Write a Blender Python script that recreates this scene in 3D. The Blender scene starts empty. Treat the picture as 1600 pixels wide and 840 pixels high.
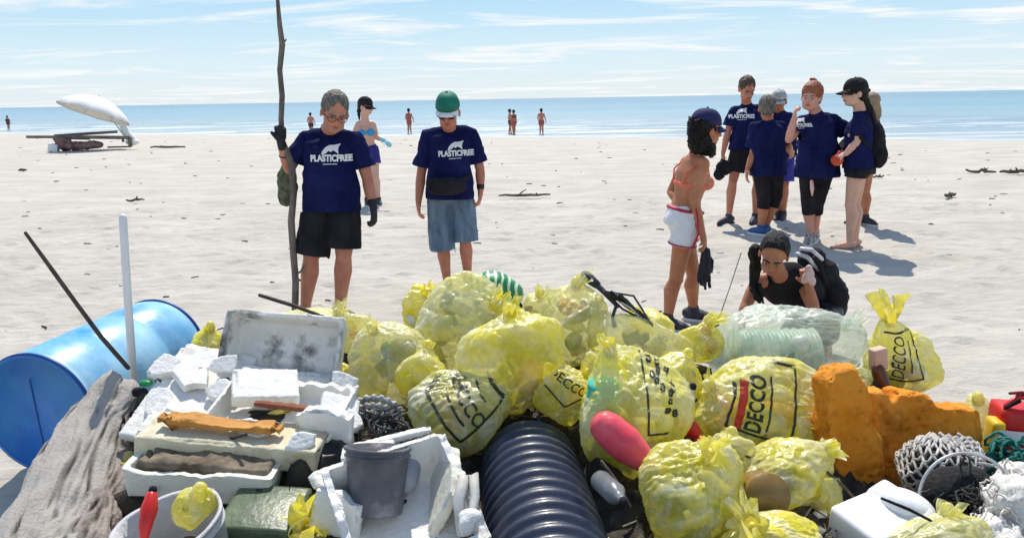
import bpy, bmesh, math, random
import numpy as np
from mathutils import Vector, Matrix
from mathutils.bvhtree import BVHTree
random.seed(7)
rng = np.random.default_rng(7)
SC = bpy.context.scene
COL = SC.collection
A_ = lambda *v: np.array(v, float)
def nrm(v):
    v = np.asarray(v, float); return v / max(1e-9, np.linalg.norm(v))

# ------------------------------------------------------------------ camera
EYE = A_(0, 0, 1.65)
FPX = 1250.0
PITCH = math.radians(12.0)
ROLL = math.radians(1.0)
_f = A_(0, math.cos(PITCH), -math.sin(PITCH))
_u0 = A_(0, math.sin(PITCH), math.cos(PITCH))
_r = A_(1, 0, 0) * math.cos(ROLL) - _u0 * math.sin(ROLL)
_u = A_(1, 0, 0) * math.sin(ROLL) + _u0 * math.cos(ROLL)
cd = bpy.data.cameras.new('camera')
cam = bpy.data.objects.new('camera', cd)
COL.objects.link(cam)
cd.sensor_width = 36.0
cd.lens = 36.0 * FPX / 1600.0
cd.clip_start = 0.05
cd.clip_end = 60000
M = Matrix(((_r[0], _u[0], -_f[0], EYE[0]), (_r[1], _u[1], -_f[1], EYE[1]), (_r[2], _u[2], -_f[2], EYE[2]), (0, 0, 0, 1)))
cam.matrix_world = M
SC.camera = cam
SC.render.resolution_x = 1024
SC.render.resolution_y = 537

# ------------------------------------------------------------------ world, sun, exposure
SUN_EL = math.radians(57)
SUN_AZ = math.radians(-3)          # from +Y (behind the people), a little to the left
W = bpy.data.worlds.new('World'); SC.world = W; W.use_nodes = True
wn = W.node_tree; wn.nodes.clear()
def N(t, ty, **kw):
    n = t.nodes.new(ty)
    for k, v in kw.items():
        if k in n.inputs.keys() if False else False: pass
        setattr(n, k, v)
    return n
sky = N(wn, 'ShaderNodeTexSky', sky_type='NISHITA', sun_disc=False)
sky.sun_elevation = SUN_EL; sky.sun_rotation = SUN_AZ
sky.altitude = 0; sky.air_density = 1.0; sky.dust_density = 0.15; sky.ozone_density = 3.0
tc = N(wn, 'ShaderNodeTexCoord')
sep = N(wn, 'ShaderNodeSeparateXYZ'); wn.links.new(tc.outputs['Generated'], sep.inputs[0])
# clouds on a flat layer: direction / height
mx = N(wn, 'ShaderNodeMath', operation='MAXIMUM'); mx.inputs[1].default_value = 0.0; wn.links.new(sep.outputs[2], mx.inputs[0])
ad = N(wn, 'ShaderNodeMath', operation='ADD'); ad.inputs[1].default_value = 0.045; wn.links.new(mx.outputs[0], ad.inputs[0])
dx = N(wn, 'ShaderNodeMath', operation='DIVIDE'); wn.links.new(sep.outputs[0], dx.inputs[0]); wn.links.new(ad.outputs[0], dx.inputs[1])
dy = N(wn, 'ShaderNodeMath', operation='DIVIDE'); wn.links.new(sep.outputs[1], dy.inputs[0]); wn.links.new(ad.outputs[0], dy.inputs[1])
cmb = N(wn, 'ShaderNodeCombineXYZ'); wn.links.new(dx.outputs[0], cmb.inputs[0]); wn.links.new(dy.outputs[0], cmb.inputs[1])
mp = N(wn, 'ShaderNodeMapping'); mp.inputs['Scale'].default_value = (0.40, 0.62, 1); mp.inputs['Location'].default_value = (3.1, 1.4, 0)
wn.links.new(cmb.outputs[0], mp.inputs[0])
cn = N(wn, 'ShaderNodeTexNoise'); cn.inputs['Scale'].default_value = 1.0; cn.inputs['Detail'].default_value = 9; cn.inputs['Roughness'].default_value = 0.62
cn.inputs['Distortion'].default_value = 0.9
wn.links.new(mp.outputs[0], cn.inputs['Vector'])
cr = N(wn, 'ShaderNodeValToRGB'); cr.color_ramp.elements[0].position = 0.50; cr.color_ramp.elements[1].position = 0.64
wn.links.new(cn.outputs[0], cr.inputs[0])
mix = N(wn, 'ShaderNodeMixRGB'); vc = N(wn, 'ShaderNodeValToRGB'); v_ = vc.color_ramp.elements; v_[0].color = (.422, .462, .482, 1); v_[1].position = .14; v_[1].color = (.21, .37, .50, 1); x_ = v_.new(.045); x_.color = (.38, .463, .507, 1)
wn.links.new(mx.outputs[0], vc.inputs[0]); vs = N(wn, 'ShaderNodeVectorMath', operation='SCALE'); vs.inputs['Scale'].default_value = 10; wn.links.new(vc.outputs[0], vs.inputs[0]); wn.links.new(vs.outputs[0], mix.inputs[2])
hz = N(wn, 'ShaderNodeValToRGB'); e_ = hz.color_ramp.elements     # thin milky veil over the horizon, all round
e_[0].position = 0.0; e_[0].color = (.97, .97, .97, 1); e_[1].position = 0.5; e_[1].color = (.05, .05, .05, 1)
x_ = e_.new(.12); x_.color = (.93, .93, .93, 1)
wn.links.new(mx.outputs[0], hz.inputs[0])
hm = N(wn, 'ShaderNodeMath', operation='MAXIMUM'); wn.links.new(hz.outputs[0], hm.inputs[0]); wn.links.new(cr.outputs[0], hm.inputs[1])
wn.links.new(hz.outputs[0], mix.inputs[0]); wn.links.new(sky.outputs[0], mix.inputs[1])
cl = N(wn, 'ShaderNodeMixRGB'); cl.inputs[2].default_value = (5.25, 5.35, 5.4, 1)
wn.links.new(cr.outputs[0], cl.inputs[0]); wn.links.new(mix.outputs[0], cl.inputs[1])
bg = N(wn, 'ShaderNodeBackground'); bg.inputs['Strength'].default_value = 0.13
wn.links.new(cl.outputs[0], bg.inputs[0])
wo = N(wn, 'ShaderNodeOutputWorld'); wn.links.new(bg.outputs[0], wo.inputs[0])
SKYN = dict(sky=sky, mix=mix, cr=cr, bg=bg, mp=mp)

sd = bpy.data.lights.new('sun', 'SUN'); sd.energy = 3.5; sd.angle = math.radians(0.5); sd.color = (1.0, 0.925, 0.82)
so = bpy.data.objects.new('sun', sd); COL.objects.link(so)
sdir = A_(math.sin(SUN_AZ) * math.cos(SUN_EL), math.cos(SUN_AZ) * math.cos(SUN_EL), math.sin(SUN_EL))
so.rotation_euler = Vector(sdir).to_track_quat('Z', 'Y').to_euler()
so.location = (-3, 12, 15)
SC.view_settings.view_transform = 'Standard'
SC.view_settings.look = 'None'
SC.view_settings.gamma = 1
SC.view_settings.exposure = 0.50
SC.cycles.transparent_max_bounces = 24
SC.cycles.max_bounces = 8

# ------------------------------------------------------------------ numbers and noise
def h3(ix, iy, iz, seed):
    n = (ix.astype(np.int64) * 374761393 + iy.astype(np.int64) * 668265263 + iz.astype(np.int64) * 2147483647 + seed * 974634777) & 0xFFFFFFFF
    n = ((n ^ (n >> 13)) * 1274126177) & 0xFFFFFFFF
    n = ((n ^ (n >> 16)) * 2246822519) & 0xFFFFFFFF
    n = n ^ (n >> 15)
    return (n & 0xFFFFFF) / float(0xFFFFFF) * 2 - 1
def vn(P, f=1.0, seed=0, octv=1, gain=0.5):
    P = np.asarray(P, float)
    out = np.zeros(len(P)); a = 1.0; tot = 0
    for o in range(octv):
        Q = P * f; I = np.floor(Q); T = Q - I; T = T * T * (3 - 2 * T)
        x, y, z = I[:, 0], I[:, 1], I[:, 2]; tx, ty, tz = T[:, 0], T[:, 1], T[:, 2]
        def c(a_, b_, c_): return h3(x + a_, y + b_, z + c_, seed + o * 17)
        v = ((c(0,0,0)*(1-tx)+c(1,0,0)*tx)*(1-ty)+(c(0,1,0)*(1-tx)+c(1,1,0)*tx)*ty)*(1-tz)+((c(0,0,1)*(1-tx)+c(1,0,1)*tx)*(1-ty)+(c(0,1,1)*(1-tx)+c(1,1,1)*tx)*ty)*tz
        out += a * v; tot += a; a *= gain; f = np.asarray(f) * 2.03
    return out / tot

def ray(px, py):
    return nrm(_f * FPX + _r * (px - 800) + _u * (420 - py))
def P(px, py, Y):
    d = ray(px, py); return EYE + d * (Y / d[1])
def mpp(px, py, Y):                     # metres per photo pixel there
    p = P(px, py, Y) - EYE
    return float(np.dot(p, _f)) / FPX
def shore(X): return 53.5 - 0.52 * (X + 7)
def gz(X, Y):
    X = np.asarray(X, float); Y = np.asarray(Y, float)
    a = np.interp(Y, [-50, 5, 6, 7, 9.7, 12, 20, 30, 200], [-.05, -.05, -.03, .0, .11, .12, .10, .07, .07])
    s = (shore(X) - Y)
    b = -0.65 + s * 0.040
    k = 0.12
    return -k * np.log(np.exp(-np.clip(a, -9, 9) / k) + np.exp(-np.clip(b, -9, 9) / k)) + 0.0
def G(px, py):
    d = ray(px, py); t = 1.0
    while t < 400:
        p = EYE + d * t
        if p[2] < gz(p[0], p[1]): return A_(p[0], p[1], float(gz(p[0], p[1])))
        t += 0.01 * max(1, t * .3)
    return EYE + d * t

# ------------------------------------------------------------------ mesh helpers
def rot(rx=0, ry=0, rz=0):
    rx, ry, rz = [math.radians(a) for a in (rx, ry, rz)]
    return np.array((Matrix.Rotation(rz, 3, 'Z') @ Matrix.Rotation(ry, 3, 'Y') @ Matrix.Rotation(rx, 3, 'X')))
def join(*ms):
    V = []; F = []; o = 0
    for v, f in ms:
        V.append(np.asarray(v, float)); F += [tuple(i + o for i in q) for q in f]; o += len(v)
    return np.vstack(V), F
def ringloft(rings, cap=True, closed=True):
    n = len(rings[0]); V = np.vstack(rings); F = []
    for i in range(len(rings) - 1):
        for j in range(n if closed else n - 1):
            a = i * n + j; b = i * n + (j + 1) % n
            F.append((a, b, b + n, a + n))
    if cap and closed:
        F.append(tuple(range(n - 1, -1, -1))); k = (len(rings) - 1) * n; F.append(tuple(range(k, k + n)))
    return V, F
def ell(c, r, R=None, n=16, m=10):
    c = np.asarray(c, float); r = np.ones(3) * r if np.isscalar(r) else np.asarray(r, float)
    V = [(0, 0, -1)]; F = []
    for i in range(1, m):
        t = math.pi * i / m - math.pi / 2
        for j in range(n):
            p = 2 * math.pi * j / n; V.append((math.cos(t) * math.cos(p), math.cos(t) * math.sin(p), math.sin(t)))
    V.append((0, 0, 1)); L = len(V) - 1
    for j in range(n):
        F.append((0, 1 + (j + 1) % n, 1 + j)); F.append((L, L - n + j, L - n + (j + 1) % n))
    for i in range(m - 2):
        for j in range(n):
            a = 1 + i * n + j; b = 1 + i * n + (j + 1) % n; F.append((a, b, b + n, a + n))
    V = np.array(V) * r
    if R is not None: V = V @ np.asarray(R).T
    return V + c, F
def frame_of(d, hint=(0, 0, 1)):
    d = nrm(d); h = np.asarray(hint, float)
    if abs(np.dot(d, nrm(h))) > 0.95: h = A_(1, 0, 0) if abs(d[0]) < .9 else A_(0, 1, 0)
    a = nrm(np.cross(h, d)); b = np.cross(d, a); return a, b, d
def tube(pts, rad, n=10, hint=(0, 0, 1), sx=1.0, rounded=True):
    pts = [np.asarray(p, float) for p in pts]
    rad = [rad] * len(pts) if np.isscalar(rad) else list(rad)
    if rounded:
        d0 = nrm(pts[1] - pts[0]); d1 = nrm(pts[-1] - pts[-2])
        pts = [pts[0] - d0 * rad[0] * .9, pts[0] - d0 * rad[0] * .6] + pts + [pts[-1] + d1 * rad[-1] * .6, pts[-1] + d1 * rad[-1] * .9]
        rad = [rad[0] * .35, rad[0] * .8] + rad + [rad[-1] * .8, rad[-1] * .35]
    rings = []; th = np.linspace(0, 2 * np.pi, n, endpoint=False)
    pa = None
    for i, p in enumerate(pts):
        d = nrm(pts[min(i + 1, len(pts) - 1)] - pts[max(i - 1, 0)])
        if pa is None: a, b, _ = frame_of(d, hint)
        else:
            a = nrm(pa - d * np.dot(pa, d)); b = np.cross(d, a)
        pa = a
        rings.append(p + np.outer(np.cos(th) * rad[i] * sx, a) + np.outer(np.sin(th) * rad[i], b))
    return ringloft(rings)
def cap(p0, p1, r0, r1, n=12): return tube([p0, p1], [r0, r1], n)
def box(c, s, R=None, bev=0.0):
    s = np.asarray(s, float) / 2; V = np.array([(x, y, z) for x in (-1, 1) for y in (-1, 1) for z in (-1, 1)], float) * s
    F = [(0, 1, 3, 2), (4, 6, 7, 5), (0, 4, 5, 1), (2, 3, 7, 6), (0, 2, 6, 4), (1, 5, 7, 3)]
    if bev > 0:
        bm = bmesh.new(); vs = [bm.verts.new(v) for v in V]
        for f in F: bm.faces.new([vs[i] for i in f])
        bmesh.ops.bevel(bm, geom=bm.edges[:], offset=bev, segments=2, affect='EDGES', profile=.6)
        bm.verts.index_update(); V = np.array([v.co for v in bm.verts]); F = [tuple(v.index for v in f.verts) for f in bm.faces]; bm.free()
    if R is not None: V = V @ np.asarray(R).T
    return V + np.asarray(c, float), F
def mesh_of(V, F, smooth=True, mats=(), name='mesh'):
    me = bpy.data.meshes.new(name)
    if isinstance(F, np.ndarray):
        k = F.shape[1]; me.vertices.add(len(V)); me.vertices.foreach_set('co', np.asarray(V, np.float32).ravel())
        me.loops.add(F.size); me.loops.foreach_set('vertex_index', F.astype(np.int32).ravel())
        me.polygons.add(len(F)); me.polygons.foreach_set('loop_start', np.arange(0, F.size, k, dtype=np.int32))
        me.polygons.foreach_set('loop_total', np.full(len(F), k, np.int32)); me.update(calc_edges=True); me.validate()
    else:
        me.from_pydata([tuple(v) for v in V], [], [tuple(f) for f in F])
    if smooth: me.polygons.foreach_set('use_smooth', np.ones(len(me.polygons), bool))
    for m in mats: me.materials.append(m)
    me.update(); return me
def arrays(me):
    V = np.empty(len(me.vertices) * 3, np.float32); me.vertices.foreach_get('co', V); V = V.reshape(-1, 3).astype(float)
    if len(me.polygons) and all(p.loop_total == 4 for p in me.polygons[:50]):
        L = np.empty(len(me.loops), np.int32); me.loops.foreach_get('vertex_index', L)
        if len(L) == 4 * len(me.polygons): return V, L.reshape(-1, 4)
    return V, [tuple(p.vertices) for p in me.polygons]
def remesh(m, vox=0.008, it=3, fac=0.5):
    me = mesh_of(m[0], m[1]); ob = bpy.data.objects.new('tmp', me); COL.objects.link(ob)
    r = ob.modifiers.new('r', 'REMESH'); r.mode = 'VOXEL'; r.voxel_size = vox; r.adaptivity = 0
    if it:
        s = ob.modifiers.new('s', 'SMOOTH'); s.factor = fac; s.iterations = it
    dg = bpy.context.evaluated_depsgraph_get()
    e = bpy.data.meshes.new_from_object(ob.evaluated_get(dg))
    V, F = arrays(e)
    bpy.data.objects.remove(ob); bpy.data.meshes.remove(me); bpy.data.meshes.remove(e)
    return V, F
def vnormals(V, F):
    F = F if isinstance(F, np.ndarray) else None
    n = np.zeros_like(V)
    if F is None: return n
    a = np.cross(V[F[:, 2]] - V[F[:, 0]], V[F[:, -1]] - V[F[:, 1]] if F.shape[1] == 4 else V[F[:, 1]] - V[F[:, 0]])
    if F.shape[1] == 3: a = np.cross(V[F[:, 1]] - V[F[:, 0]], V[F[:, 2]] - V[F[:, 0]])
    for k in range(F.shape[1]): np.add.at(n, F[:, k], a)
    l = np.linalg.norm(n, axis=1, keepdims=True); return n / np.maximum(l, 1e-12)
def snapcut(V, F, cuts):
    """pull what lies past each hem plane onto it and drop those faces: a crisp open hem"""
    mark = np.zeros(len(V), bool); V = V.copy()
    for c in cuts:
        p, n, R = c[:3]
        n = nrm(n); s = (V - p) @ n; near = np.linalg.norm(V - p, axis=1) < R
        if len(c) > 3: near &= np.linalg.norm(V - p, axis=1) < np.linalg.norm(V - c[3], axis=1)
        k = (s > 0) & near; V[k] -= np.outer(s[k], n); mark |= k
    keep = ~np.all(mark[F], axis=1)
    return V, F[keep]

def thing(name, label, cat, base, group=None):
    o = bpy.data.objects.new(name, None); COL.objects.link(o); o.location = Vector([float(a) for a in base])
    o.empty_display_size = .1
    o['label'] = label; o['category'] = cat
    if group: o['group'] = group
    return o
def rootloc(o):
    while o.parent: o = o.parent
    return np.array(o.location)
def part(name, m, mat, parent, smooth=True, label=None, kind=None):
    V, F = m; me = mesh_of(np.asarray(V) - rootloc(parent), F, smooth, [mat] if not isinstance(mat, (list, tuple)) else mat, name)
    o = bpy.data.objects.new(name, me); COL.objects.link(o); o.parent = parent
    if label: o['label'] = label
    if kind: o['kind'] = kind
    return o
def solo(name, m, mat, label=None, cat=None, group=None, kind=None, smooth=True, base=None):
    V, F = m; V = np.asarray(V, float)
    if base is None: base = A_((V[:, 0].min() + V[:, 0].max()) / 2, (V[:, 1].min() + V[:, 1].max()) / 2, V[:, 2].min())
    me = mesh_of(V - base, F, smooth, [mat] if not isinstance(mat, (list, tuple)) else mat, name)
    o = bpy.data.objects.new(name, me); COL.objects.link(o); o.location = Vector([float(a) for a in base])
    if label: o['label'] = label
    if cat: o['category'] = cat
    if group: o['group'] = group
    if kind: o['kind'] = kind
    return o

# ------------------------------------------------------------------ materials
MATS = {}
def mat(name, c1, c2=None, scale=8, rough=0.6, spec=0.4, bump=0.0, bscale=40, metal=0, stretch=(1, 1, 1), detail=4, c3=None, s3=3, t3=(.55, .7), sub=0, trans=0, ior=1.45, alpha=None, lo=.35, hi=.65, sheen=0, coat=0):
    if name in MATS: return MATS[name]
    m = bpy.data.materials.new(name); m.use_nodes = True; t = m.node_tree; b = t.nodes['Principled BSDF']
    L = t.links.new
    b.inputs['Roughness'].default_value = rough; b.inputs['Specular IOR Level'].default_value = spec; b.inputs['Metallic'].default_value = metal
    b.inputs['IOR'].default_value = ior
    if sheen: b.inputs['Sheen Weight'].default_value = sheen
    if coat: b.inputs['Coat Weight'].default_value = coat; b.inputs['Coat Roughness'].default_value = .15
    if sub:
        b.inputs['Subsurface Weight'].default_value = sub; b.inputs['Subsurface Radius'].default_value = (1, .35, .2); b.inputs['Subsurface Scale'].default_value = .02
    if trans: b.inputs['Transmission Weight'].default_value = trans
    tc = t.nodes.new('ShaderNodeTexCoord'); mpn = t.nodes.new('ShaderNodeMapping'); mpn.inputs['Scale'].default_value = stretch
    L(tc.outputs['Object'], mpn.inputs[0])
    def noise(sc, dt=detail):
        n = t.nodes.new('ShaderNodeTexNoise'); n.inputs['Scale'].default_value = sc; n.inputs['Detail'].default_value = dt; n.inputs['Roughness'].default_value = .6
        L(mpn.outputs[0], n.inputs['Vector']); return n
    c1 = tuple(c1) + (1,)
    if c2 is not None:
        n = noise(scale); r = t.nodes.new('ShaderNodeValToRGB'); r.color_ramp.elements[0].position = lo; r.color_ramp.elements[1].position = hi
        r.color_ramp.elements[0].color = c1; r.color_ramp.elements[1].color = tuple(c2) + (1,)
        L(n.outputs[0], r.inputs[0]); out = r.outputs[0]
        if c3 is not None:
            n3 = noise(s3, 6); r3 = t.nodes.new('ShaderNodeValToRGB'); r3.color_ramp.elements[0].position = t3[0]; r3.color_ramp.elements[1].position = t3[1]
            L(n3.outputs[0], r3.inputs[0]); mm = t.nodes.new('ShaderNodeMixRGB'); L(r3.outputs[0], mm.inputs[0]); L(out, mm.inputs[1]); mm.inputs[2].default_value = tuple(c3) + (1,)
            out = mm.outputs[0]
        L(out, b.inputs['Base Color'])
    else: b.inputs['Base Color'].default_value = c1
    if bump:
        n = noise(bscale, 6); bp = t.nodes.new('ShaderNodeBump'); bp.inputs['Strength'].default_value = bump; bp.inputs['Distance'].default_value = .01
        L(n.outputs[0], bp.inputs['Height']); L(bp.outputs[0], b.inputs['Normal'])
    MATS[name] = m; return m

def film(name, c, op=0.55, white=0.0, rough=.32, trl=.28, tint=None):
    """thin crumpled plastic film: part clear, part diffuse, part translucent, glossy"""
    if name in MATS: return MATS[name]
    m = bpy.data.materials.new(name); m.use_nodes = True; t = m.node_tree; b = t.nodes['Principled BSDF']; out = t.nodes['Material Output']
    L = t.links.new; tc = t.nodes.new('ShaderNodeTexCoord')
    n1 = t.nodes.new('ShaderNodeTexNoise'); n1.inputs['Scale'].default_value = 9; n1.inputs['Detail'].default_value = 6; n1.inputs['Distortion'].default_value = 1.2
    L(tc.outputs['Object'], n1.inputs['Vector'])
    r = t.nodes.new('ShaderNodeValToRGB'); r.color_ramp.elements[0].position = .38; r.color_ramp.elements[1].position = .68
    pale = tuple(min(.95, x * .30 + .64) for x in c)  # whitish tone: highlights of the film put into its base colour
    r.color_ramp.elements[0].color = tuple(c) + (1,); r.color_ramp.elements[1].color = pale + (1,)
    L(n1.outputs[0], r.inputs[0]); L(r.outputs[0], b.inputs['Base Color'])
    b.inputs['Roughness'].default_value = rough; b.inputs['Specular IOR Level'].default_value = .9
    b.inputs['Coat Weight'].default_value = .25; b.inputs['Coat Roughness'].default_value = .2
    v = t.nodes.new('ShaderNodeTexVoronoi'); v.feature = 'DISTANCE_TO_EDGE'; v.inputs['Scale'].default_value = 17
    md = t.nodes.new('ShaderNodeMixRGB'); md.inputs[0].default_value = .12; L(tc.outputs['Object'], md.inputs[1])
    n0 = t.nodes.new('ShaderNodeTexNoise'); n0.inputs['Scale'].default_value = 6; L(tc.outputs['Object'], n0.inputs['Vector']); L(n0.outputs[1], md.inputs[2]); L(md.outputs[0], v.inputs['Vector'])
    n2 = t.nodes.new('ShaderNodeTexNoise'); n2.inputs['Scale'].default_value = 30; n2.inputs['Detail'].default_value = 5; L(tc.outputs['Object'], n2.inputs['Vector'])
    b1 = t.nodes.new('ShaderNodeBump'); b1.inputs['Strength'].default_value = .5; b1.inputs['Distance'].default_value = .02; L(v.outputs['Distance'], b1.inputs['Height'])
    b2 = t.nodes.new('ShaderNodeBump'); b2.inputs['Strength'].default_value = .6; b2.inputs['Distance'].default_value = .008; L(n2.outputs[0], b2.inputs['Height']); L(b1.outputs[0], b2.inputs['Normal'])
    L(b2.outputs[0], b.inputs['Normal'])
    tl = t.nodes.new('ShaderNodeBsdfTranslucent'); tl.inputs[0].default_value = tuple(c) + (1,); L(b2.outputs[0], tl.inputs['Normal'])
    ms = t.nodes.new('ShaderNodeMixShader'); ms.inputs[0].default_value = trl; L(b.outputs[0], ms.inputs[1]); L(tl.outputs[0], ms.inputs[2])
    tr = t.nodes.new('ShaderNodeBsdfTransparent'); tn = tint or tuple(min(1, x * .5 + .5) for x in c); tr.inputs[0].default_value = tn + (1,)
    lw = t.nodes.new('ShaderNodeLayerWeight'); lw.inputs[0].default_value = .35
    a = t.nodes.new('ShaderNodeMath'); a.operation = 'MULTIPLY_ADD'; a.use_clamp = True; a.inputs[1].default_value = .5; a.inputs[2].default_value = op - .08; L(lw.outputs['Facing'], a.inputs[0])
    a2 = t.nodes.new('ShaderNodeMath'); a2.operation = 'MULTIPLY_ADD'; a2.use_clamp = True; a2.inputs[1].default_value = .3; L(r.outputs[0], a2.inputs[0]); L(a.outputs[0], a2.inputs[2])
    n5 = t.nodes.new('ShaderNodeMath'); n5.operation = 'MULTIPLY_ADD'; n5.inputs[1].default_value = .5; n5.inputs[2].default_value = -.15; L(n1.outputs[0], n5.inputs[0])
    L(n5.outputs[0], a2.inputs[0]); a2.inputs[1].default_value = 1.0
    m2 = t.nodes.new('ShaderNodeMixShader'); L(a2.outputs[0], m2.inputs[0]); L(tr.outputs[0], m2.inputs[1]); L(ms.outputs[0], m2.inputs[2])
    L(m2.outputs[0], out.inputs[0]); MATS[name] = m; return m
# ------------------------------------------------------------------ sand
def axis(lo, hi, step, far, grow=1.18):
    c = list(np.arange(lo, hi + 1e-6, step)); s = step
    while c[-1] < far[1]: s *= grow; c.append(c[-1] + s)
    s = step
    while c[0] > far[0]: s *= grow; c.insert(0, c[0] - s)
    return np.array(c)
def tensor(xs, ys):
    X, Y = np.meshgrid(xs, ys); n = len(xs); k = len(ys)
    i = np.arange(n * k).reshape(k, n)
    F = np.stack([i[:-1, :-1], i[:-1, 1:], i[1:, 1:], i[1:, :-1]], -1).reshape(-1, 4)
    return X.ravel(), Y.ravel(), F
xs = axis(-6.5, 6.5, 0.036, (-2500, 2500), 1.035)
ys = axis(2.6, 11.5, 0.032, (-1500, 1500), 1.022)
xs = axis(-6.5, 6.5, 0.04, (-2500, 2500), 1.05)
ys = axis(2.6, 12, 0.034, (-2500, 1800), 1.025)
X, Y, F = tensor(xs, ys)
Z = gz(X, Y)
D = np.hypot(X, Y)
Q = np.stack([X, Y, 0 * X], 1)
Z = Z + vn(Q, 0.5, 1, 2) * 0.03 * np.clip(1.2 - D / 60, .1, 1) + vn(Q * A_(1, 1.6, 1), 1.9, 2, 2) * 0.016 * (D < 90)
Z = Z + vn(Q, 5.0, 3, 3) * 0.011 * (D < 40)
Z = np.minimum(Z, np.where(shore(X) - Y < 0, -0.65 + (shore(X) - Y) * .03, 1e9) + 0.5 * 0 + np.where(shore(X) - Y < 0, 0, 0))
r2 = np.random.default_rng(11)
nx = len(xs)
for k in range(3200):
    if k < 1800: fx, fy = r2.uniform(-6.4, 6.4), r2.uniform(3.2, 12)
    else: fx, fy = r2.uniform(-14, 14), r2.uniform(11, 26)
    an = r2.normal(0, .9) + (math.pi / 2 if r2.random() < .35 else 0); L_, W_ = r2.uniform(.12, .18), r2.uniform(.06, .09); dp = r2.uniform(.005, .014)
    i0, i1 = np.searchsorted(xs, fx - .4), np.searchsorted(xs, fx + .4); j0, j1 = np.searchsorted(ys, fy - .4), np.searchsorted(ys, fy + .4)
    if i1 <= i0 or j1 <= j0: continue
    idx = (np.arange(j0, j1)[:, None] * nx + np.arange(i0, i1)[None]).ravel()
    u = ((X[idx] - fx) * math.cos(an) + (Y[idx] - fy) * math.sin(an)) / W_; v = (-(X[idx] - fx) * math.sin(an) + (Y[idx] - fy) * math.cos(an)) / L_
    q = u * u + v * v
    Z[idx] += -dp * np.exp(-q * q * .9) + dp * .45 * np.exp(-(np.sqrt(q) - 1.45) ** 2 * 6)
def sand_z(x, y):
    i = np.clip(np.searchsorted(xs, x), 1, len(xs) - 1); j = np.clip(np.searchsorted(ys, y), 1, len(ys) - 1)
    return float(Z[j * nx + i])

def sand_material():
    m = bpy.data.materials.new('sand'); m.use_nodes = True; t = m.node_tree; b = t.nodes['Principled BSDF']; L = t.links.new
    g = t.nodes.new('ShaderNodeNewGeometry')
    def noise(sc, dt, st=(1, 1, 1), rg=.6):
        mp = t.nodes.new('ShaderNodeMapping'); mp.inputs['Scale'].default_value = st; L(g.outputs['Position'], mp.inputs[0])
        n = t.nodes.new('ShaderNodeTexNoise'); n.inputs['Scale'].default_value = sc; n.inputs['Detail'].default_value = dt; n.inputs['Roughness'].default_value = rg
        L(mp.outputs[0], n.inputs['Vector']); return n
    a = noise(.8, 8, (1, 1.6, 1)); r = t.nodes.new('ShaderNodeValToRGB'); e = r.color_ramp.elements
    e[0].position = .3; e[0].color = (.445, .412, .352, 1); e[1].position = .68; e[1].color = (.575, .537, .465, 1)
    L(a.outputs[0], r.inputs[0])
    f = noise(9, 6, (.6, 1.8, 1)); r2_ = t.nodes.new('ShaderNodeValToRGB'); r2_.color_ramp.elements[0].position = .60; r2_.color_ramp.elements[1].position = .74  # dark flecks: shadows of small dimples put into the sand colour
    L(f.outputs[0], r2_.inputs[0]); mm = t.nodes.new('ShaderNodeMixRGB'); L(r.outputs[0], mm.inputs[1]); mm.inputs[2].default_value = (.30, .27, .23, 1)
    k = t.nodes.new('ShaderNodeMath'); k.operation = 'MULTIPLY'; k.inputs[1].default_value = .6; L(r2_.outputs[0], k.inputs[0]); L(k.outputs[0], mm.inputs[0])
    # grains
    gr = noise(420, 2); mg = t.nodes.new('ShaderNodeMixRGB'); mg.blend_type = 'OVERLAY'; mg.inputs[0].default_value = .35; L(mm.outputs[0], mg.inputs[1]); L(gr.outputs[1], mg.inputs[2])
    hs = t.nodes.new('ShaderNodeHueSaturation'); hs.inputs['Saturation'].default_value = .9; L(mg.outputs[0], hs.inputs['Color'])
    # wet strip by the water: distance to the shoreline
    sx = t.nodes.new('ShaderNodeSeparateXYZ'); L(g.outputs['Position'], sx.inputs[0])
    zr = t.nodes.new('ShaderNodeMapRange'); zr.inputs[1].default_value = -.66; zr.inputs[2].default_value = -.52; L(sx.outputs[2], zr.inputs[0])
    mw = t.nodes.new('ShaderNodeMixRGB'); mw.inputs[1].default_value = (.26, .235, .20, 1); L(zr.outputs[0], mw.inputs[0]); L(hs.outputs[0], mw.inputs[2])
    L(mw.outputs[0], b.inputs['Base Color'])
    b.inputs['Roughness'].default_value = .9; b.inputs['Specular IOR Level'].default_value = .25
    h1 = noise(6, 8, (.8, 1.8, 1), .68); h2 = noise(60, 4)
    b1 = t.nodes.new('ShaderNodeBump'); b1.inputs['Strength'].default_value = .75; b1.inputs['Distance'].default_value = .05; L(h1.outputs[0], b1.inputs['Height'])
    b2 = t.nodes.new('ShaderNodeBump'); b2.inputs['Strength'].default_value = .5; b2.inputs['Distance'].default_value = .006; L(h2.outputs[0], b2.inputs['Height']); L(b1.outputs[0], b2.inputs['Normal'])
    L(b2.outputs[0], b.inputs['Normal']); return m
me = mesh_of(np.stack([X, Y, Z], 1), F, True, [sand_material()], 'sand')
o = bpy.data.objects.new('sand', me); COL.objects.link(o); o['kind'] = 'structure'

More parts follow.
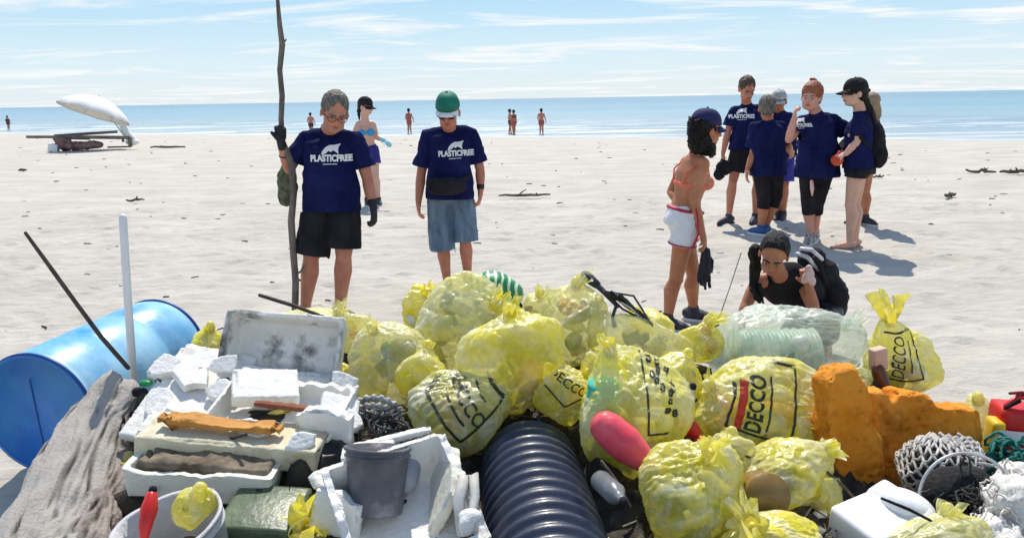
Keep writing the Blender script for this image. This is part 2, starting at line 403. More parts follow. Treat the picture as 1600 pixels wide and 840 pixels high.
# ------------------------------------------------------------------ sea
def sea_material():
    m = bpy.data.materials.new('sea'); m.use_nodes = True; t = m.node_tree; b = t.nodes['Principled BSDF']; L = t.links.new
    g = t.nodes.new('ShaderNodeNewGeometry')
    # across = metres out from the shoreline
    dt = t.nodes.new('ShaderNodeVectorMath'); dt.operation = 'DOT_PRODUCT'; dt.inputs[1].default_value = (.52, 1, 0); L(g.outputs['Position'], dt.inputs[0])
    sb = t.nodes.new('ShaderNodeMath'); sb.operation = 'SUBTRACT'; sb.inputs[1].default_value = 49.9; L(dt.outputs['Value'], sb.inputs[0])
    def noise(sc, dtl, st, rg=.6, dist=0):
        mp = t.nodes.new('ShaderNodeMapping'); mp.inputs['Scale'].default_value = st; mp.inputs['Rotation'].default_value = (0, 0, math.radians(24.7)); L(g.outputs['Position'], mp.inputs[0])
        n = t.nodes.new('ShaderNodeTexNoise'); n.inputs['Scale'].default_value = sc; n.inputs['Detail'].default_value = dtl; n.inputs['Roughness'].default_value = rg; n.inputs['Distortion'].default_value = dist
        L(mp.outputs[0], n.inputs['Vector']); return n
    r = t.nodes.new('ShaderNodeValToRGB'); e = r.color_ramp.elements
    mr = t.nodes.new('ShaderNodeMapRange'); mr.inputs[1].default_value = 0; mr.inputs[2].default_value = 500; L(sb.outputs[0], mr.inputs[0]); L(mr.outputs[0], r.inputs[0])
    e[0].position = 0; e[0].color = (.38, .43, .44, 1); e[1].position = 1; e[1].color = (.17, .28, .35, 1)
    x = e.new(.05); x.color = (.31, .39, .42, 1); x = e.new(.25); x.color = (.22, .36, .42, 1)
    big = noise(.02, 5, (.4, 1.6, 1)); br = t.nodes.new('ShaderNodeValToRGB'); br.color_ramp.elements[0].position = .4; br.color_ramp.elements[1].position = .62
    br.color_ramp.elements[0].color = (.86, .9, .93, 1); br.color_ramp.elements[1].color = (1.1, 1.08, 1.05, 1); L(big.outputs[0], br.inputs[0])
    mu = t.nodes.new('ShaderNodeMixRGB'); mu.blend_type = 'MULTIPLY'; mu.inputs[0].default_value = 1; L(r.outputs[0], mu.inputs[1]); L(br.outputs[0], mu.inputs[2])
    # foam: breaking lines in the first 40 m
    fn = noise(.30, 7, (.22, 1.5, 1), .65, .5); fr = t.nodes.new('ShaderNodeValToRGB'); fr.color_ramp.elements[0].position = .50; fr.color_ramp.elements[1].position = .60; L(fn.outputs[0], fr.inputs[0])
    fd = t.nodes.new('ShaderNodeMapRange'); fd.inputs[1].default_value = 45; fd.inputs[2].default_value = 4; L(sb.outputs[0], fd.inputs[0])
    fm = t.nodes.new('ShaderNodeMath'); fm.operation = 'MULTIPLY'; L(fr.outputs[0], fm.inputs[0]); L(fd.outputs[0], fm.inputs[1])
    # edge foam
    ef = t.nodes.new('ShaderNodeMapRange'); ef.inputs[1].default_value = 2.6; ef.inputs[2].default_value = .4; L(sb.outputs[0], ef.inputs[0])
    en = noise(.9, 5, (.5, 1.4, 1)); em = t.nodes.new('ShaderNodeMath'); em.operation = 'MULTIPLY'; L(ef.outputs[0], em.inputs[0]); L(en.outputs[0], em.inputs[1])
    fx = t.nodes.new('ShaderNodeMath'); fx.operation = 'MAXIMUM'; L(fm.outputs[0], fx.inputs[0]); L(em.outputs[0], fx.inputs[1])
    mf = t.nodes.new('ShaderNodeMixRGB'); L(fx.outputs[0], mf.inputs[0]); L(mu.outputs[0], mf.inputs[1]); mf.inputs[2].default_value = (.75, .78, .78, 1)
    L(mf.outputs[0], b.inputs['Base Color'])
    b.inputs['Roughness'].default_value = .22; b.inputs['IOR'].default_value = 1.33; b.inputs['Specular IOR Level'].default_value = .3
    rm = t.nodes.new('ShaderNodeMath'); rm.operation = 'MULTIPLY_ADD'; rm.inputs[1].default_value = .4; rm.inputs[2].default_value = .25; L(fx.outputs[0], rm.inputs[0]); L(rm.outputs[0], b.inputs['Roughness'])
    w = noise(.7, 6, (.35, 1.3, 1)); bp = t.nodes.new('ShaderNodeBump'); bp.inputs['Strength'].default_value = 1; bp.inputs['Distance'].default_value = .35; L(w.outputs[0], bp.inputs['Height']); L(bp.outputs[0], b.inputs['Normal'])
    return m
sxx = axis(-60, 60, 0.9, (-30000, 30000), 1.12); syy = axis(25, 115, 0.28, (-30000, 30000), 1.10)
SX, SY, SF = tensor(sxx, syy)
q = SY + .52 * SX - 49.9
Sq = np.stack([SX * .907 - SY * .42, q, 0 * q], 1)
wv = vn(Sq * A_(.10, .34, 1), 1, 31, 2)
SZ = -0.65 + (np.abs(q - 30) < 60) * (np.clip(wv - .25, 0, 1) * .30 * np.clip(q / 12, 0, 1) * np.clip((90 - q) / 50, 0, 1)) + vn(Sq * A_(.5, 1.5, 1), 1, 32, 2) * .02
me = mesh_of(np.stack([SX, SY, SZ], 1), SF, True, [sea_material()], 'sea')
o = bpy.data.objects.new('sea', me); COL.objects.link(o); o['kind'] = 'structure'

# ------------------------------------------------------------------ sticks and wrack on the beach
DRIFT = mat('driftwood_dark', (.07, .055, .04), (.16, .13, .10), 12, .85, bump=.6, stretch=(1, 1, 1))
def stick_on_sand(px, py, wpx, tilt, r, label, seed, grp='pieces of driftwood lying on the sand', mt=None, branch=True):
    c = G(px, py); s = mpp(px, py, c[1]); L_ = wpx * s; rr = np.random.default_rng(seed)
    d = nrm(A_(math.cos(tilt), math.sin(tilt), 0)); n = 9; pts = []
    for i in range(n):
        u = i / (n - 1) - .5; p = c + d * u * L_ + A_(0, rr.normal(0, .03 * L_), 0); p[2] = float(gz(p[0], p[1])) + .02 + r * .6 + abs(rr.normal(0, .015)); pts.append(p)
    ms = [tube(pts, [r * (.5 + .5 * math.sin(math.pi * (i + .7) / n)) for i in range(n)], 7)]
    if branch:
        for k in range(2):
            i = rr.integers(2, n - 2); e = pts[i] + d * rr.normal(0, .12 * L_) + A_(0, rr.normal(0, .1 * L_), rr.uniform(.02, .08)); ms.append(tube([pts[i], (pts[i] + e) / 2 + A_(0, 0, .01), e], [r * .6, r * .5, r * .25], 6))
    return solo('driftwood', join(*ms), mt or DRIFT, label, 'driftwood', grp)
stick_on_sand(820, 309, 80, .15, .022, 'long dark driftwood branch on the sand right of the man in the green cap', 1)
stick_on_sand(262, 232, 50, .2, .04, 'low dark driftwood piece on the sand right of the fallen white parasol', 2)
stick_on_sand(1533, 272, 40, -.3, .03, 'dark driftwood branch on the sand, left one of the pair by the right edge', 3)
stick_on_sand(1588, 272, 46, -.25, .035, 'dark driftwood branch on the sand cut off by the right edge of the photo', 4)
stick_on_sand(212, 317, 26, .1, .02, 'short dark stick on the open sand above the white pole', 5)
stick_on_sand(1372, 280, 22, .3, .02, 'short dark stick on the sand just right of the backpack woman', 6)
stick_on_sand(36, 269, 10, .3, .035, 'small dark lump of driftwood on the sand near the left edge', 7, branch=False)
stick_on_sand(1484, 310, 20, .3, .03, 'dark curled piece of wrack on the sand far right of the group', 8)
# tiny scraps nobody could count
ms = []; rr = np.random.default_rng(3)
for k in range(230):
    if k < 120: py = 215 + abs(rr.normal(0, 50)); px = rr.uniform(0, 1600)
    else: px = rr.uniform(0, 1600); py = rr.uniform(230, 560)
    c = G(px, py); 
    if c[2] < -.5: continue
    L_ = rr.uniform(.02, .07) * (1 + c[1] / 25); a = rr.normal(0, .5); d = A_(math.cos(a), math.sin(a), 0); z = sand_z(c[0], c[1]) + .006
    c[2] = z - .004; r_ = rr.uniform(.002, .0045) * (1 + c[1] / 10)
    ms.append(tube([c - d * L_ / 2, c + A_(0, rr.normal(0, .012), .003), c + d * L_ / 2], r_, 5, rounded=False))
solo('beach_litter', join(*ms), mat('wrack', (.05, .04, .03), (.15, .12, .09), 3, .9), 'scraps of wrack and twigs strewn over the pale sand', kind='stuff')
# ------------------------------------------------------------------ people
def skin(name, c, c2):
    return mat(name, c, c2, 9, .48, .4, bump=.15, bscale=120, sub=.08)
SKIN_RED = skin('skin_ruddy', (.46, .165, .10), (.56, .24, .15))
SKIN_TAN = skin('skin_tan', (.43, .155, .07), (.52, .22, .115))
SKIN_PALE = skin('skin_pale', (.60, .34, .25), (.66, .40, .30))
NAVY = mat('navy_cotton', (.006, .008, .050), (.014, .018, .085), 5, .9, .12, bump=1.0, bscale=15, stretch=(1, 1, .6))
ROYAL = mat('royal_blue_cloth', (.03, .04, .32), (.045, .06, .42), 6, .8, .2, bump=.2, bscale=150)
BLACKC = mat('black_cloth', (.012, .011, .014), (.026, .024, .028), 8, .85, .2, bump=.9, bscale=18, stretch=(1, 1, .5))
DENIM = mat('washed_denim', (.10, .15, .22), (.20, .27, .34), 9, .85, .2, bump=.9, bscale=22, stretch=(1.6, 1.6, .5))
WHITEC = mat('white_cotton', (.74, .74, .76), (.80, .80, .80), 9, .8, .2, bump=.9, bscale=20)
REDT = mat('red_trim', (.45, .02, .05))
CORAL = mat('coral_bikini', (.75, .13, .07), (.8, .2, .12), 20, .6)
TEALB = mat('blue_bikini', (.04, .25, .5), (.06, .35, .6), 30, .6)
HAIRG = mat('hair_grey', (.07, .06, .05), (.24, .21, .18), 60, .6, .4, bump=.6, bscale=220, stretch=(1, 1, .4))
HAIRB = mat('hair_black', (.005, .004, .004), (.016, .012, .010), 60, .5, .25, bump=.8, bscale=200, stretch=(1, 1, .3))
HAIRR = mat('hair_red', (.22, .055, .02), (.36, .12, .05), 60, .5, .4, bump=.6, bscale=200, stretch=(1, 1, .4))
HAIRL = mat('hair_light_brown', (.25, .16, .09), (.40, .28, .17), 60, .5, .4, bump=.6, bscale=200)
SHOE = mat('shoe_dark', (.02, .02, .03), (.07, .07, .09), 25, .6)
SOLE = mat('shoe_sole', (.6, .6, .6), (.75, .75, .75), 20, .6)
GLOVE = mat('black_glove', (.012, .012, .016), (.03, .03, .04), 40, .7, bump=.4, bscale=120)
EYEW = mat('eye_white', (.38, .33, .30), rough=.3); IRIS = mat('eye_iris', (.03, .018, .01), rough=.15); LIP = mat('lips', (.42, .12, .10), rough=.5)
FRAMEM = mat('glasses_frame', (.02, .01, .01), rough=.3)
WHITEP = mat('white_print', (.80, .80, .80), rough=.7)
REDPI = mat('pinkish_flesh_print', (.7, .4, .35))
NOSKIN = SKIN_TAN

def hand(wr, tip, pn, r=1.0, curl=.35, side=1, infl=0.0, arm=None):
    """palm, four unequal bent fingers and a thumb; pn = palm normal, side = +1 thumb on the +a side"""
    d = nrm(tip - wr); pn = nrm(pn - d * np.dot(pn, d)); a = np.cross(d, pn) * side
    L = .185 * r; ms = []
    pl = wr + d * L * .27
    Rm = np.stack([a, d, pn], 1)
    ms.append(ell(pl, (.040 * r + infl, .056 * r + infl, .017 * r + infl), Rm, 12, 8))
    ms.append(cap(wr - d * .01, wr + d * .04 * r, .026 * r + infl, .024 * r + infl, 10))
    for k, (off, ln) in enumerate([(.030, .40), (.010, .46), (-.011, .42), (-.031, .33)]):
        b = wr + d * L * (.50 - abs(k - 1.2) * .015) + a * off * r
        sp = a * off * .9; c1 = curl * (1 + .15 * k); p = [b - d * .015]; ang = 0; cur = b; dd = d + sp
        for s, fr in enumerate((.42, .33, .25)):
            ang += c1 * (0.5 if s == 0 else 1); v = nrm(nrm(dd) * math.cos(ang) + pn * math.sin(ang)); cur = cur + v * L * ln * fr; p.append(cur)
        ms.append(tube(p, [(.0098 * r + infl), .0095 * r + infl, .0088 * r + infl, .0075 * r + infl], 8))
    tb = wr + d * L * .14 + a * .026 * r; v = nrm(d * .75 + a * .62 + pn * .25)
    t1 = tb + v * L * .20; v2 = nrm(v + pn * curl * .8 + d * .3); t2 = t1 + v2 * L * .17
    ms.append(tube([tb, t1, t2], [.0135 * r + infl, .0115 * r + infl, .0095 * r + infl], 8))
    return ms

def head_prims(HC, fd, hu, s, jaw=1.0):
    fd = nrm(fd); hu = nrm(hu - fd * np.dot(hu, fd)); rt = np.cross(fd, hu); Rm = np.stack([rt, fd, hu], 1)
    pt = lambda r, f, u: HC + (rt * r + fd * f + hu * u) * s
    E = lambda r, f, u, x, y, z, n=14, m=10: ell(pt(r, f, u), (x * s, y * s, z * s), Rm, n, m)
    ms = [E(0, -.015, .030, .076, .096, .092, 20, 14), E(0, .026, -.030, .063 * jaw, .070, .082, 18, 12), E(0, .050, -.082, .036 * jaw, .036, .027),
          E(.030 * jaw, .030, -.068, .032, .045, .035), E(-.030 * jaw, .030, -.068, .032, .045, .035),
          E(.036, .066, -.022, .024, .022, .020), E(-.036, .066, -.022, .024, .022, .020),
          E(0, .078, .026, .052, .018, .013), cap(pt(0, .092, .012), pt(0, .113, -.026), .009 * s, .013 * s, 8), E(.012, .098, -.030, .010, .012, .008, 8, 6), E(-.012, .098, -.030, .010, .012, .008, 8, 6),
          E(0, .088, -.054, .024, .012, .011, 10, 8),
          E(.080, -.008, -.012, .010, .020, .030), E(-.080, -.008, -.012, .010, .020, .030)]
    return ms, pt, E

def person(label, J, o, group=None, cat='person'):
    """J: joints in world space. One continuous skin mesh; clothes and hair are parts."""
    vox = o.get('vox', .0075); k = o.get('k', 1.0); sk = o.get('skin', SKIN_TAN); hs = o.get('hs', 1.08); lw = o.get('lw', 1.0); aw = o.get('aw', 1.0)
    HM = (J['hipA'] + J['hipB']) / 2; SM = (J['shA'] + J['shB']) / 2
    foot = (J['anA'] + J['anB']) / 2
    base = A_(foot[0], foot[1], min(J['anA'][2], J['anB'][2]) - .07)
    root = thing('person', label, cat, base, group)
    up = nrm(SM - HM); rH = J['hipB'] - J['hipA']; rS = J['shB'] - J['shA']; fw = nrm(o['fwd'])
    if np.dot(np.cross(nrm(rS), up), fw) < 0: pass
    def fr(t):
        u = np.clip(t, 0, 1); r = nrm(nrm(rH) * (1 - u) + nrm(rS) * u); r = nrm(r - up * np.dot(r, up)); f = np.cross(up, r)
        if np.dot(f, fw) < 0: f = -f
        # blend to asked-for facing when the hip line is unreliable
        f = nrm(f + fw * .6); f = nrm(f - up * np.dot(f, up)); r = np.cross(f, up); return r, f
    TL = np.linalg.norm(SM - HM); bend = o.get('bend', 0.0)
    def C(t):
        return HM + (SM - HM) * t + fr(t)[1] * (bend * math.sin(math.pi * np.clip(t, 0, 1)))
    th = np.linspace(0, 2 * np.pi, 24, endpoint=False)
    def ring(t, w, d, fo=0.0, drop=None):
        r, f = fr(t); c = C(t) if drop is None else C(0) + A_(0, 0, drop)
        ct, st = np.cos(th), np.sin(th); e = .85
        return c + f * fo + np.outer(np.sign(ct) * np.abs(ct) ** e * w, r) + np.outer(np.sign(st) * np.abs(st) ** e * d, f)
    bw = o.get('hipw', .158) * k; sh2 = np.linalg.norm(rS) / 2
    belly = o.get('belly', 0.0)
    prof = [(-.22, .45 * bw, .08 * k, 0), (-.10, .92 * bw, .105 * k, -.01), (.02, bw * 1.02, .115 * k, -.01), (.2, bw * .95, .105 * k + belly * .7, belly * .5), (.38, bw * o.get('waist', .86), .098 * k + belly * .6, belly * .5),
            (.62, bw * .93, .108 * k + belly * .15, .0), (.82, bw * 1.0, .105 * k, -.0), (.95, sh2 * .98, .080 * k, -.01), (1.04, sh2 * .72, .062, -.015), (1.12, .062, .05, -.01)]
    tors = ringloft([ring(*p) for p in prof])
    ms = [tors]
    nb = J.get('neck', C(1.1)); HC = J['head']; fd = nrm(o['face']); hu = nrm(o.get('hup', HC - nb) + A_(0, 0, .25))
    ms.append(cap(C(1.02), nb, .062, .055 * hs, 12)); hb = HC - hu * .05 * hs - fd * .02
    ms.append(cap(nb, hb, .054 * hs * o.get('nk', 1), .050 * hs, 12))
    hm, pt, E = head_prims(HC, fd, hu, hs, o.get('jaw', 1)); ms += hm
    if o.get('bust'):
        r, f = fr(.75)
        for s in (-1, 1): ms.append(ell(C(.70) + f * .070 * k + r * s * .068, (.060, .056, .058), None))
    def arm(sd):
        S_, E_, W_ = J['sh' + sd], J['el' + sd], J['wr' + sd]
        a = [ell(S_ - A_(0, 0, .01), (.052 * aw,) * 3), cap(C(1.04), S_ + A_(0, 0, .002), .048, .046), tube([S_ - A_(0, 0, .012), S_ * .5 + E_ * .5, E_], [.051 * aw, .049 * aw, .040 * aw], 14), tube([E_, E_ * .68 + W_ * .32, W_], [.040 * aw, .043 * aw, .028 * aw], 14)]
        a += hand(W_, J['hd' + sd], np.asarray(o.get('pn' + sd, (0, 1, 0)), float), o.get('hr', 1.0), o.get('curl' + sd, .35), o.get('ts' + sd, 1))
        return a
    ms += arm('A') + arm('B')
    for sd in 'AB':
        H, K_, An = J['hip' + sd], J['kn' + sd], J['an' + sd]
        sv = fr(0)[1]; ax = nrm(An - K_); back = -(sv - ax * np.dot(sv, ax)) * .018
        hb_ = o.get('hipr', .092); ms.append(tube([H, H * .6 + K_ * .4, K_ * .97 + H * .03, K_], [hb_ * k * lw, .082 * k * lw, .057 * lw * (1 + (k - 1) * .6), .053 * lw * (1 + (k - 1) * .6)], 16))
        ms.append(ell(K_ + sv * .012, (.048 * lw,) * 3))
        kk = (1 + (k - 1) * .5) * lw
        ms.append(tube([K_, K_ * .72 + An * .28 + back, K_ * .45 + An * .55 + back * .5, An * .9 + K_ * .1, An], [.053 * kk, .064 * kk, .051 * kk, .038 * kk, .038 * kk], 14))
        T = J['toe' + sd]; fdir = nrm(A_(T[0] - An[0], T[1] - An[1], 0)); ft = An + A_(0, 0, -.045)
        ms.append(tube([ft - fdir * .045, ft + fdir * .06 + A_(0, 0, -.006), ft + fdir * .14 + A_(0, 0, -.012)], [.034, .037, .022], 10))
    V, F = remesh(join(*ms), vox, o.get('it', 3))
    bo = part('body', (V, F), sk, root); bb = BVHTree.FromPolygons([tuple(v) for v in V], F.tolist())
    O = dict(root=root, fr=fr, C=C, pt=pt, E=E, HC=HC, fd=fd, hu=hu, hs=hs, J=J, k=k, bw=bw, sh2=sh2, ring=ring, vox=vox, lw=lw, aw=aw, belly=belly, o=o, bb=bb, shirt=None)
    if not o.get('far'):
        for s in (-1, 1):
            e = part('eye', E(s * .031, .080, .004, .0125, .0105, .0052, 10, 8), EYEW, root)
            part('iris', E(s * .031, .0875, .0025, .0065, .0048, .0055, 8, 6), IRIS, e)
            part('eyebrow', tube([pt(s * .014, .0955, .022), pt(s * .032, .094, .028), pt(s * .050, .082, .022)], [.004 * hs, .0048 * hs, .003 * hs], 6), o.get('browm', HAIRB), root)
        part('mouth', join(tube([pt(-.022, .088, -.055), pt(0, .1005, -.051), pt(.022, .088, -.055)], [.003 * hs, .0055 * hs, .003 * hs], 6), tube([pt(-.018, .088, -.059), pt(0, .0985, -.060), pt(.018, .088, -.059)], [.003 * hs, .006 * hs, .003 * hs], 6)), LIP, root)
    return O

def folds(V, F, amp, seed, dirs=(1, 1, .35), f=9, fine=.35):
    n = vnormals(V, F); a = vn(V * np.asarray(dirs), f, seed, 2); b = 1 - 2 * np.abs(vn(V * np.asarray(dirs) * A_(1, 1, 1.6), f * 1.3, seed + 5, 2))
    return V + n * (amp * (.6 * a + .5 * b + fine * vn(V, f * 3.3, seed + 9))[:, None])

def push_out(V, bb, gap, only_in=False):
    V = V.copy()
    for i in range(len(V)):
        h = bb.find_nearest(Vector(V[i]), .07)
        if h[0] is None: continue
        p, n = np.array(h[0]), np.array(h[1]); d = float(np.dot(V[i] - p, n))
        if not only_in:
            if d < gap: V[i] = V[i] + n * (gap - d)
        else:
            t = np.linalg.norm(V[i] - p)
            if d > -gap and t - abs(d) < .012: V[i] = V[i] - n * (gap + d)
    return V
def tshirt(O, m, hem=-.22, frac=.62, ease=.018, seed=1, sleeve=.066, neckcut=True, amp=.007, loose=.02, label=None, flare=0, sleeves='AB'):
    k = O['k']; bw = O['bw']; sh2 = O['sh2']; J = O['J']; rg = O['ring']; be = O['belly']
    e = ease; P_ = []
    hemx = hem - .08
    P_.append((hemx, bw * 1.03 + e + loose + flare, .112 * k + e + loose + flare, be * .3)); P_.append((hem + .1, bw * 1.03 + e + loose * .9 + flare * .6, .112 * k + e + loose + be * .4, be * .35))
    P_ += [(.2, bw * .98 + e + loose, .105 * k + be * .75 + e + loose * .8, be * .5), (.4, bw * .93 + e + loose * .8, .098 * k + be * .65 + e + loose * .6, be * .5), (.62, bw * .98 + e + loose * .5, .108 * k + be * .15 + e, 0),
           (.84, bw * 1.03 + e, .105 * k + e, 0), (.96, sh2 + e * .6, .082 * k + e * .8, -.008), (1.045, sh2 * .74 + e * .3, .064 + e * .6, -.014), (1.10, .074, .062, -.008)]
    ms = [ringloft([rg(*p) for p in P_])]; cuts = []
    if O['o'].get('bust'):
        r, f = O['fr'](.75)
        for s_ in (-1, 1): ms.append(ell(O['C'](.70) + f * .075 * k + r * s_ * .066, (.066, .064, .066)))
    for sd in sleeves:
        S_, E_ = J['sh' + sd], J['el' + sd]; end = S_ + (E_ - S_) * (frac if frac < 1 else 1); d = nrm(E_ - S_)
        S2 = S_ - A_(0, 0, .014); ms.append(cap(O['C'](1.06), S_ + A_(0, 0, .002), .052, .054)); ms.append(tube([S2, S2 * .5 + end * .5, end, end + d * .03], [.054 * O['aw'] + e * .2, sleeve * .98, sleeve * 1.14, sleeve * 1.18], 16)); cuts.append((end, d, .13))
    r0 = rg(hem, .1, .1).mean(0); up = nrm(O['C'](1) - O['C'](0)); cuts.append((O['C'](0) + (O['C'](1) - O['C'](0)) * hem, -up * .5 + A_(0, 0, -.5), 1.2))
    V, F = remesh(join(*ms), O['vox'], 3)
    V = folds(V, F, amp * 2.4, seed, (1, 1, .45), 7)
    c0 = O['C'](0) + (O['C'](1) - O['C'](0)) * hem; n = nrm(-up * .5 + A_(0, 0, -.5)); V2 = V.copy()
    # the hem cut must not catch the hanging sleeves: limit to the torso radius
    V, F = snapcut(V, F, [(c0, n, .24 * k + .12)] + cuts)
    V = push_out(V, O['bb'], .006)
    O['shirt'] = BVHTree.FromPolygons([tuple(v) for v in V], F.tolist())
    return part('t_shirt', (V, F), m, O['root'], label=label)

def shorts(O, m, frac=.75, top=.10, w0=.104, w1=.115, seed=4, amp=.006, name='shorts', loose=.02, crotch=-.2, fr2=None, label=None):
    k = O['k']; bw = O['bw']; J = O['J']; rg = O['ring']
    ms = [ringloft([rg(crotch, .5 * bw, .09 * k, -.005), rg(-.10, bw + loose, .12 * k + loose, -.012), rg(.0, bw * 1.03 + loose, .123 * k + loose, -.01), rg(top, bw * .98 + .014, .108 * k + .016 + O['belly'] * .5, O['belly'] * .3)])]
    cuts = []
    for sd in 'AB':
        H, K_ = J['hip' + sd], J['kn' + sd]; f_ = frac if not fr2 else fr2['AB'.index(sd)]
        if f_ <= 1: end = H + (K_ - H) * f_; d = nrm(K_ - H); ms.append(tube([H, H * .5 + end * .5, end, end + d * .04], [w0 * k, (w0 + w1) / 2 * k, w1 * k, w1 * k], 18))
        else:
            An = J['an' + sd]; end = K_ + (An - K_) * (f_ - 1); d = nrm(An - K_); ms.append(tube([H, H * .5 + K_ * .5, K_, end, end + d * .03], [w0 * k, (w0 + w1) / 2 * k, w1, w1 * .95, w1 * .9], 18))
        o_ = 'B' if sd == 'A' else 'A'; f2_ = min(f_, 1); cuts.append((end, d, .14 * k + .02, (J['hip' + o_] + (J['kn' + o_] - J['hip' + o_]) * f2_) if f_ <= 1 else J['kn' + o_] + (J['an' + o_] - J['kn' + o_]) * (f_ - 1)))
    V, F = remesh(join(*ms), O['vox'], 3); V = folds(V, F, amp, seed, (1, 1, .4), 10); V, F = snapcut(V, F, cuts); V = push_out(V, O['bb'], .005)
    if O['shirt'] is not None: V = push_out(V, O['shirt'], .006, True)
    return part(name, (V, F), m, O['root'], label=label)

def shoes(O, m=SHOE, solem=SOLE, sides='AB', r=1.0):
    J = O['J']
    for sd in sides:
        An, T = J['an' + sd], J['toe' + sd]; fd = nrm(A_(T[0] - An[0], T[1] - An[1], 0)); ft = An + A_(0, 0, -.040)
        up = remesh(join(tube([ft - fd * .045 + A_(0, 0, .01), ft + fd * .05, ft + fd * .13 + A_(0, 0, -.012), ft + fd * .175 + A_(0, 0, -.018)], [.044 * r, .046 * r, .038 * r, .022 * r], 14), cap(An + A_(0, 0, .015), ft, .045 * r, .045 * r)), .007 if not O['o'].get('far') else .02, 2)
        s = part('shoe', up, m, O['root'])
        a = np.cross(A_(0, 0, 1), fd); ol = []
        for x, w in [(-.088, .018), (-.075, .034), (-.03, .041), (.03, .039), (.10, .046), (.16, .036), (.195, .012)]: ol.append((x, w))
        lo = []; pts = [(x, w) for x, w in ol] + [(x, -w) for x, w in ol[::-1]]
        z0 = ft[2] - .052; rg_ = []
        for z, sc in ((z0, .97), (z0 + .006, 1.0), (z0 + .022, 1.0), (z0 + .026, .96)):
            rg_.append(np.array([A_(ft[0], ft[1], 0) + fd * (x * sc) + a * (w * r * sc) + A_(0, 0, z) for x, w in pts]))
        part('sole', ringloft(rg_), solem, s)

def hair_cap(O, m, kind='short', seed=3, vol=1.0):
    """volume of hair shaped round the skull"""
    E, pt, hs = O['E'], O['pt'], O['hs']; v = .006 * (vol)
    if kind == 'short':
        ms = [E(0, -.026, .040, .080 + v, .094 + v, .090 + v, 20, 14), E(0, -.055, -.010, .068 + v, .058 + v, .060 + v)]
        c = [(pt(0, .050, .022), O['fd'] * 1 - O['hu'] * 1.0, .2)]
    elif kind == 'full':
        ms = [E(0, -.022, .046, .086 + v, .100 + v, .092 + v, 20, 14), E(0, -.055, -.015, .078 + v, .062 + v, .070 + v)]
        c = [(pt(0, .058, .02), O['fd'] * 1 - O['hu'] * .9, .2)]
    elif kind == 'tied':
        ms = [E(0, -.020, .038, .082 + v, .100 + v, .088 + v, 20, 14), E(0, -.05, -.01, .072, .06, .06), E(0, -.115, .05, .035, .035, .035)]
        c = [(pt(0, .034, .060), O['fd'] * 1 - O['hu'] * .6, .2)]
    V, F = remesh(join(*ms), .0055 if not O['o'].get('far') else .014, 2)
    V, F = snapcut(V, F, c)
    n = vnormals(V, F); V = V + n * (.007 * vn(V * A_(1, 1, .5), 60, seed, 2) * vol)[:, None]
    return part('hair', (V, F), m, O['root'])

def baseball_cap(O, m, brimm=None, brimlen=.075, lift=0.0):
    E, pt, fd, hu, hs = O['E'], O['pt'], O['fd'], O['hu'], O['hs']; rt = np.cross(fd, hu)
    rings = []; n = 24; th = np.linspace(0, 2 * np.pi, n, endpoint=False); c0 = (0, -.012, .035)
    for u in np.linspace(0, 1, 9):
        z = math.sin(u * math.pi / 2) * .103; w = math.cos(u * math.pi / 2) ** .75
        rings.append(np.array([pt(c0[0] + math.cos(t) * .088 * max(w, .02), c0[1] + math.sin(t) * .108 * max(w, .02) + .004, c0[2] + lift + z) for t in th]))
    cr = part('cap_crown', ringloft(rings), m, O['root'])
    # brim: curved plate with thickness
    g = []; nn = 11; kk = 5
    for lay in (0, 1):
        for i in range(nn):
            a = math.pi * (.12 + .76 * i / (nn - 1))
            for j in range(kk):
                u = j / (kk - 1); x = math.cos(a) * (.082 + .006 * u); y = c0[1] + math.sin(a) * .108 + u * brimlen * math.sin(a) ** .8
                g.append(pt(x, y, c0[2] + lift - .004 - .018 * u - .02 * (x / .08) ** 2 * (.4 + .6 * u) - (.005 if lay else 0)))
    F = []; o2 = nn * kk
    for i in range(nn - 1):
        for j in range(kk - 1):
            a = i * kk + j; F.append((a, a + kk, a + kk + 1, a + 1)); F.append((o2 + a, o2 + a + 1, o2 + a + kk + 1, o2 + a + kk))
    for i in range(nn - 1):
        a = i * kk; F.append((a, o2 + a, o2 + a + kk, a + kk)); a += kk - 1; F.append((a, a + kk, o2 + a + kk, o2 + a))
    for j in range(kk - 1):
        F.append((j, j + 1, o2 + j + 1, o2 + j)); a = (nn - 1) * kk + j; F.append((a, o2 + a, o2 + a + 1, a + 1))
    part('cap_brim', (np.array(g), F), brimm or m, O['root'])
    part('cap_button', ell(pt(0, c0[1] + .004, c0[2] + lift + .104), .008 * hs, None, 8, 6), m, cr)
    return cr

def strands(pts, r0, r1, m, O, name='hair', amp=.012, seed=2, flat=1.0):
    n = len(pts); ms = [tube(pts, [r0 + (r1 - r0) * i / (n - 1) for i in range(n)], 18, sx=flat)]
    V, F = remesh(join(*ms), .007, 1); nn = vnormals(V, F)
    V = V + nn * (amp * vn(V * A_(1, 1, .12), 60, seed, 2) + amp * .8 * vn(V, 22, seed + 2, 2))[:, None]
    return part(name, (V, F), m, O['root'])

def gloves(O, sd, m=GLOVE, name='glove', cuff=.05):
    J = O['J']; o = O['o']; W_ = J['wr' + sd]; E_ = J['el' + sd]; d = nrm(W_ - E_)
    ms = hand(W_, J['hd' + sd], np.asarray(o.get('pn' + sd, (0, 1, 0)), float), o.get('hr', 1.0), o.get('curl' + sd, .35), o.get('ts' + sd, 1), infl=.0035)
    ms.append(cap(W_ - d * cuff, W_ + d * .01, .036, .031))
    V, F = remesh(join(*ms), .006, 1); return part(name, (V, F), m, O['root'])

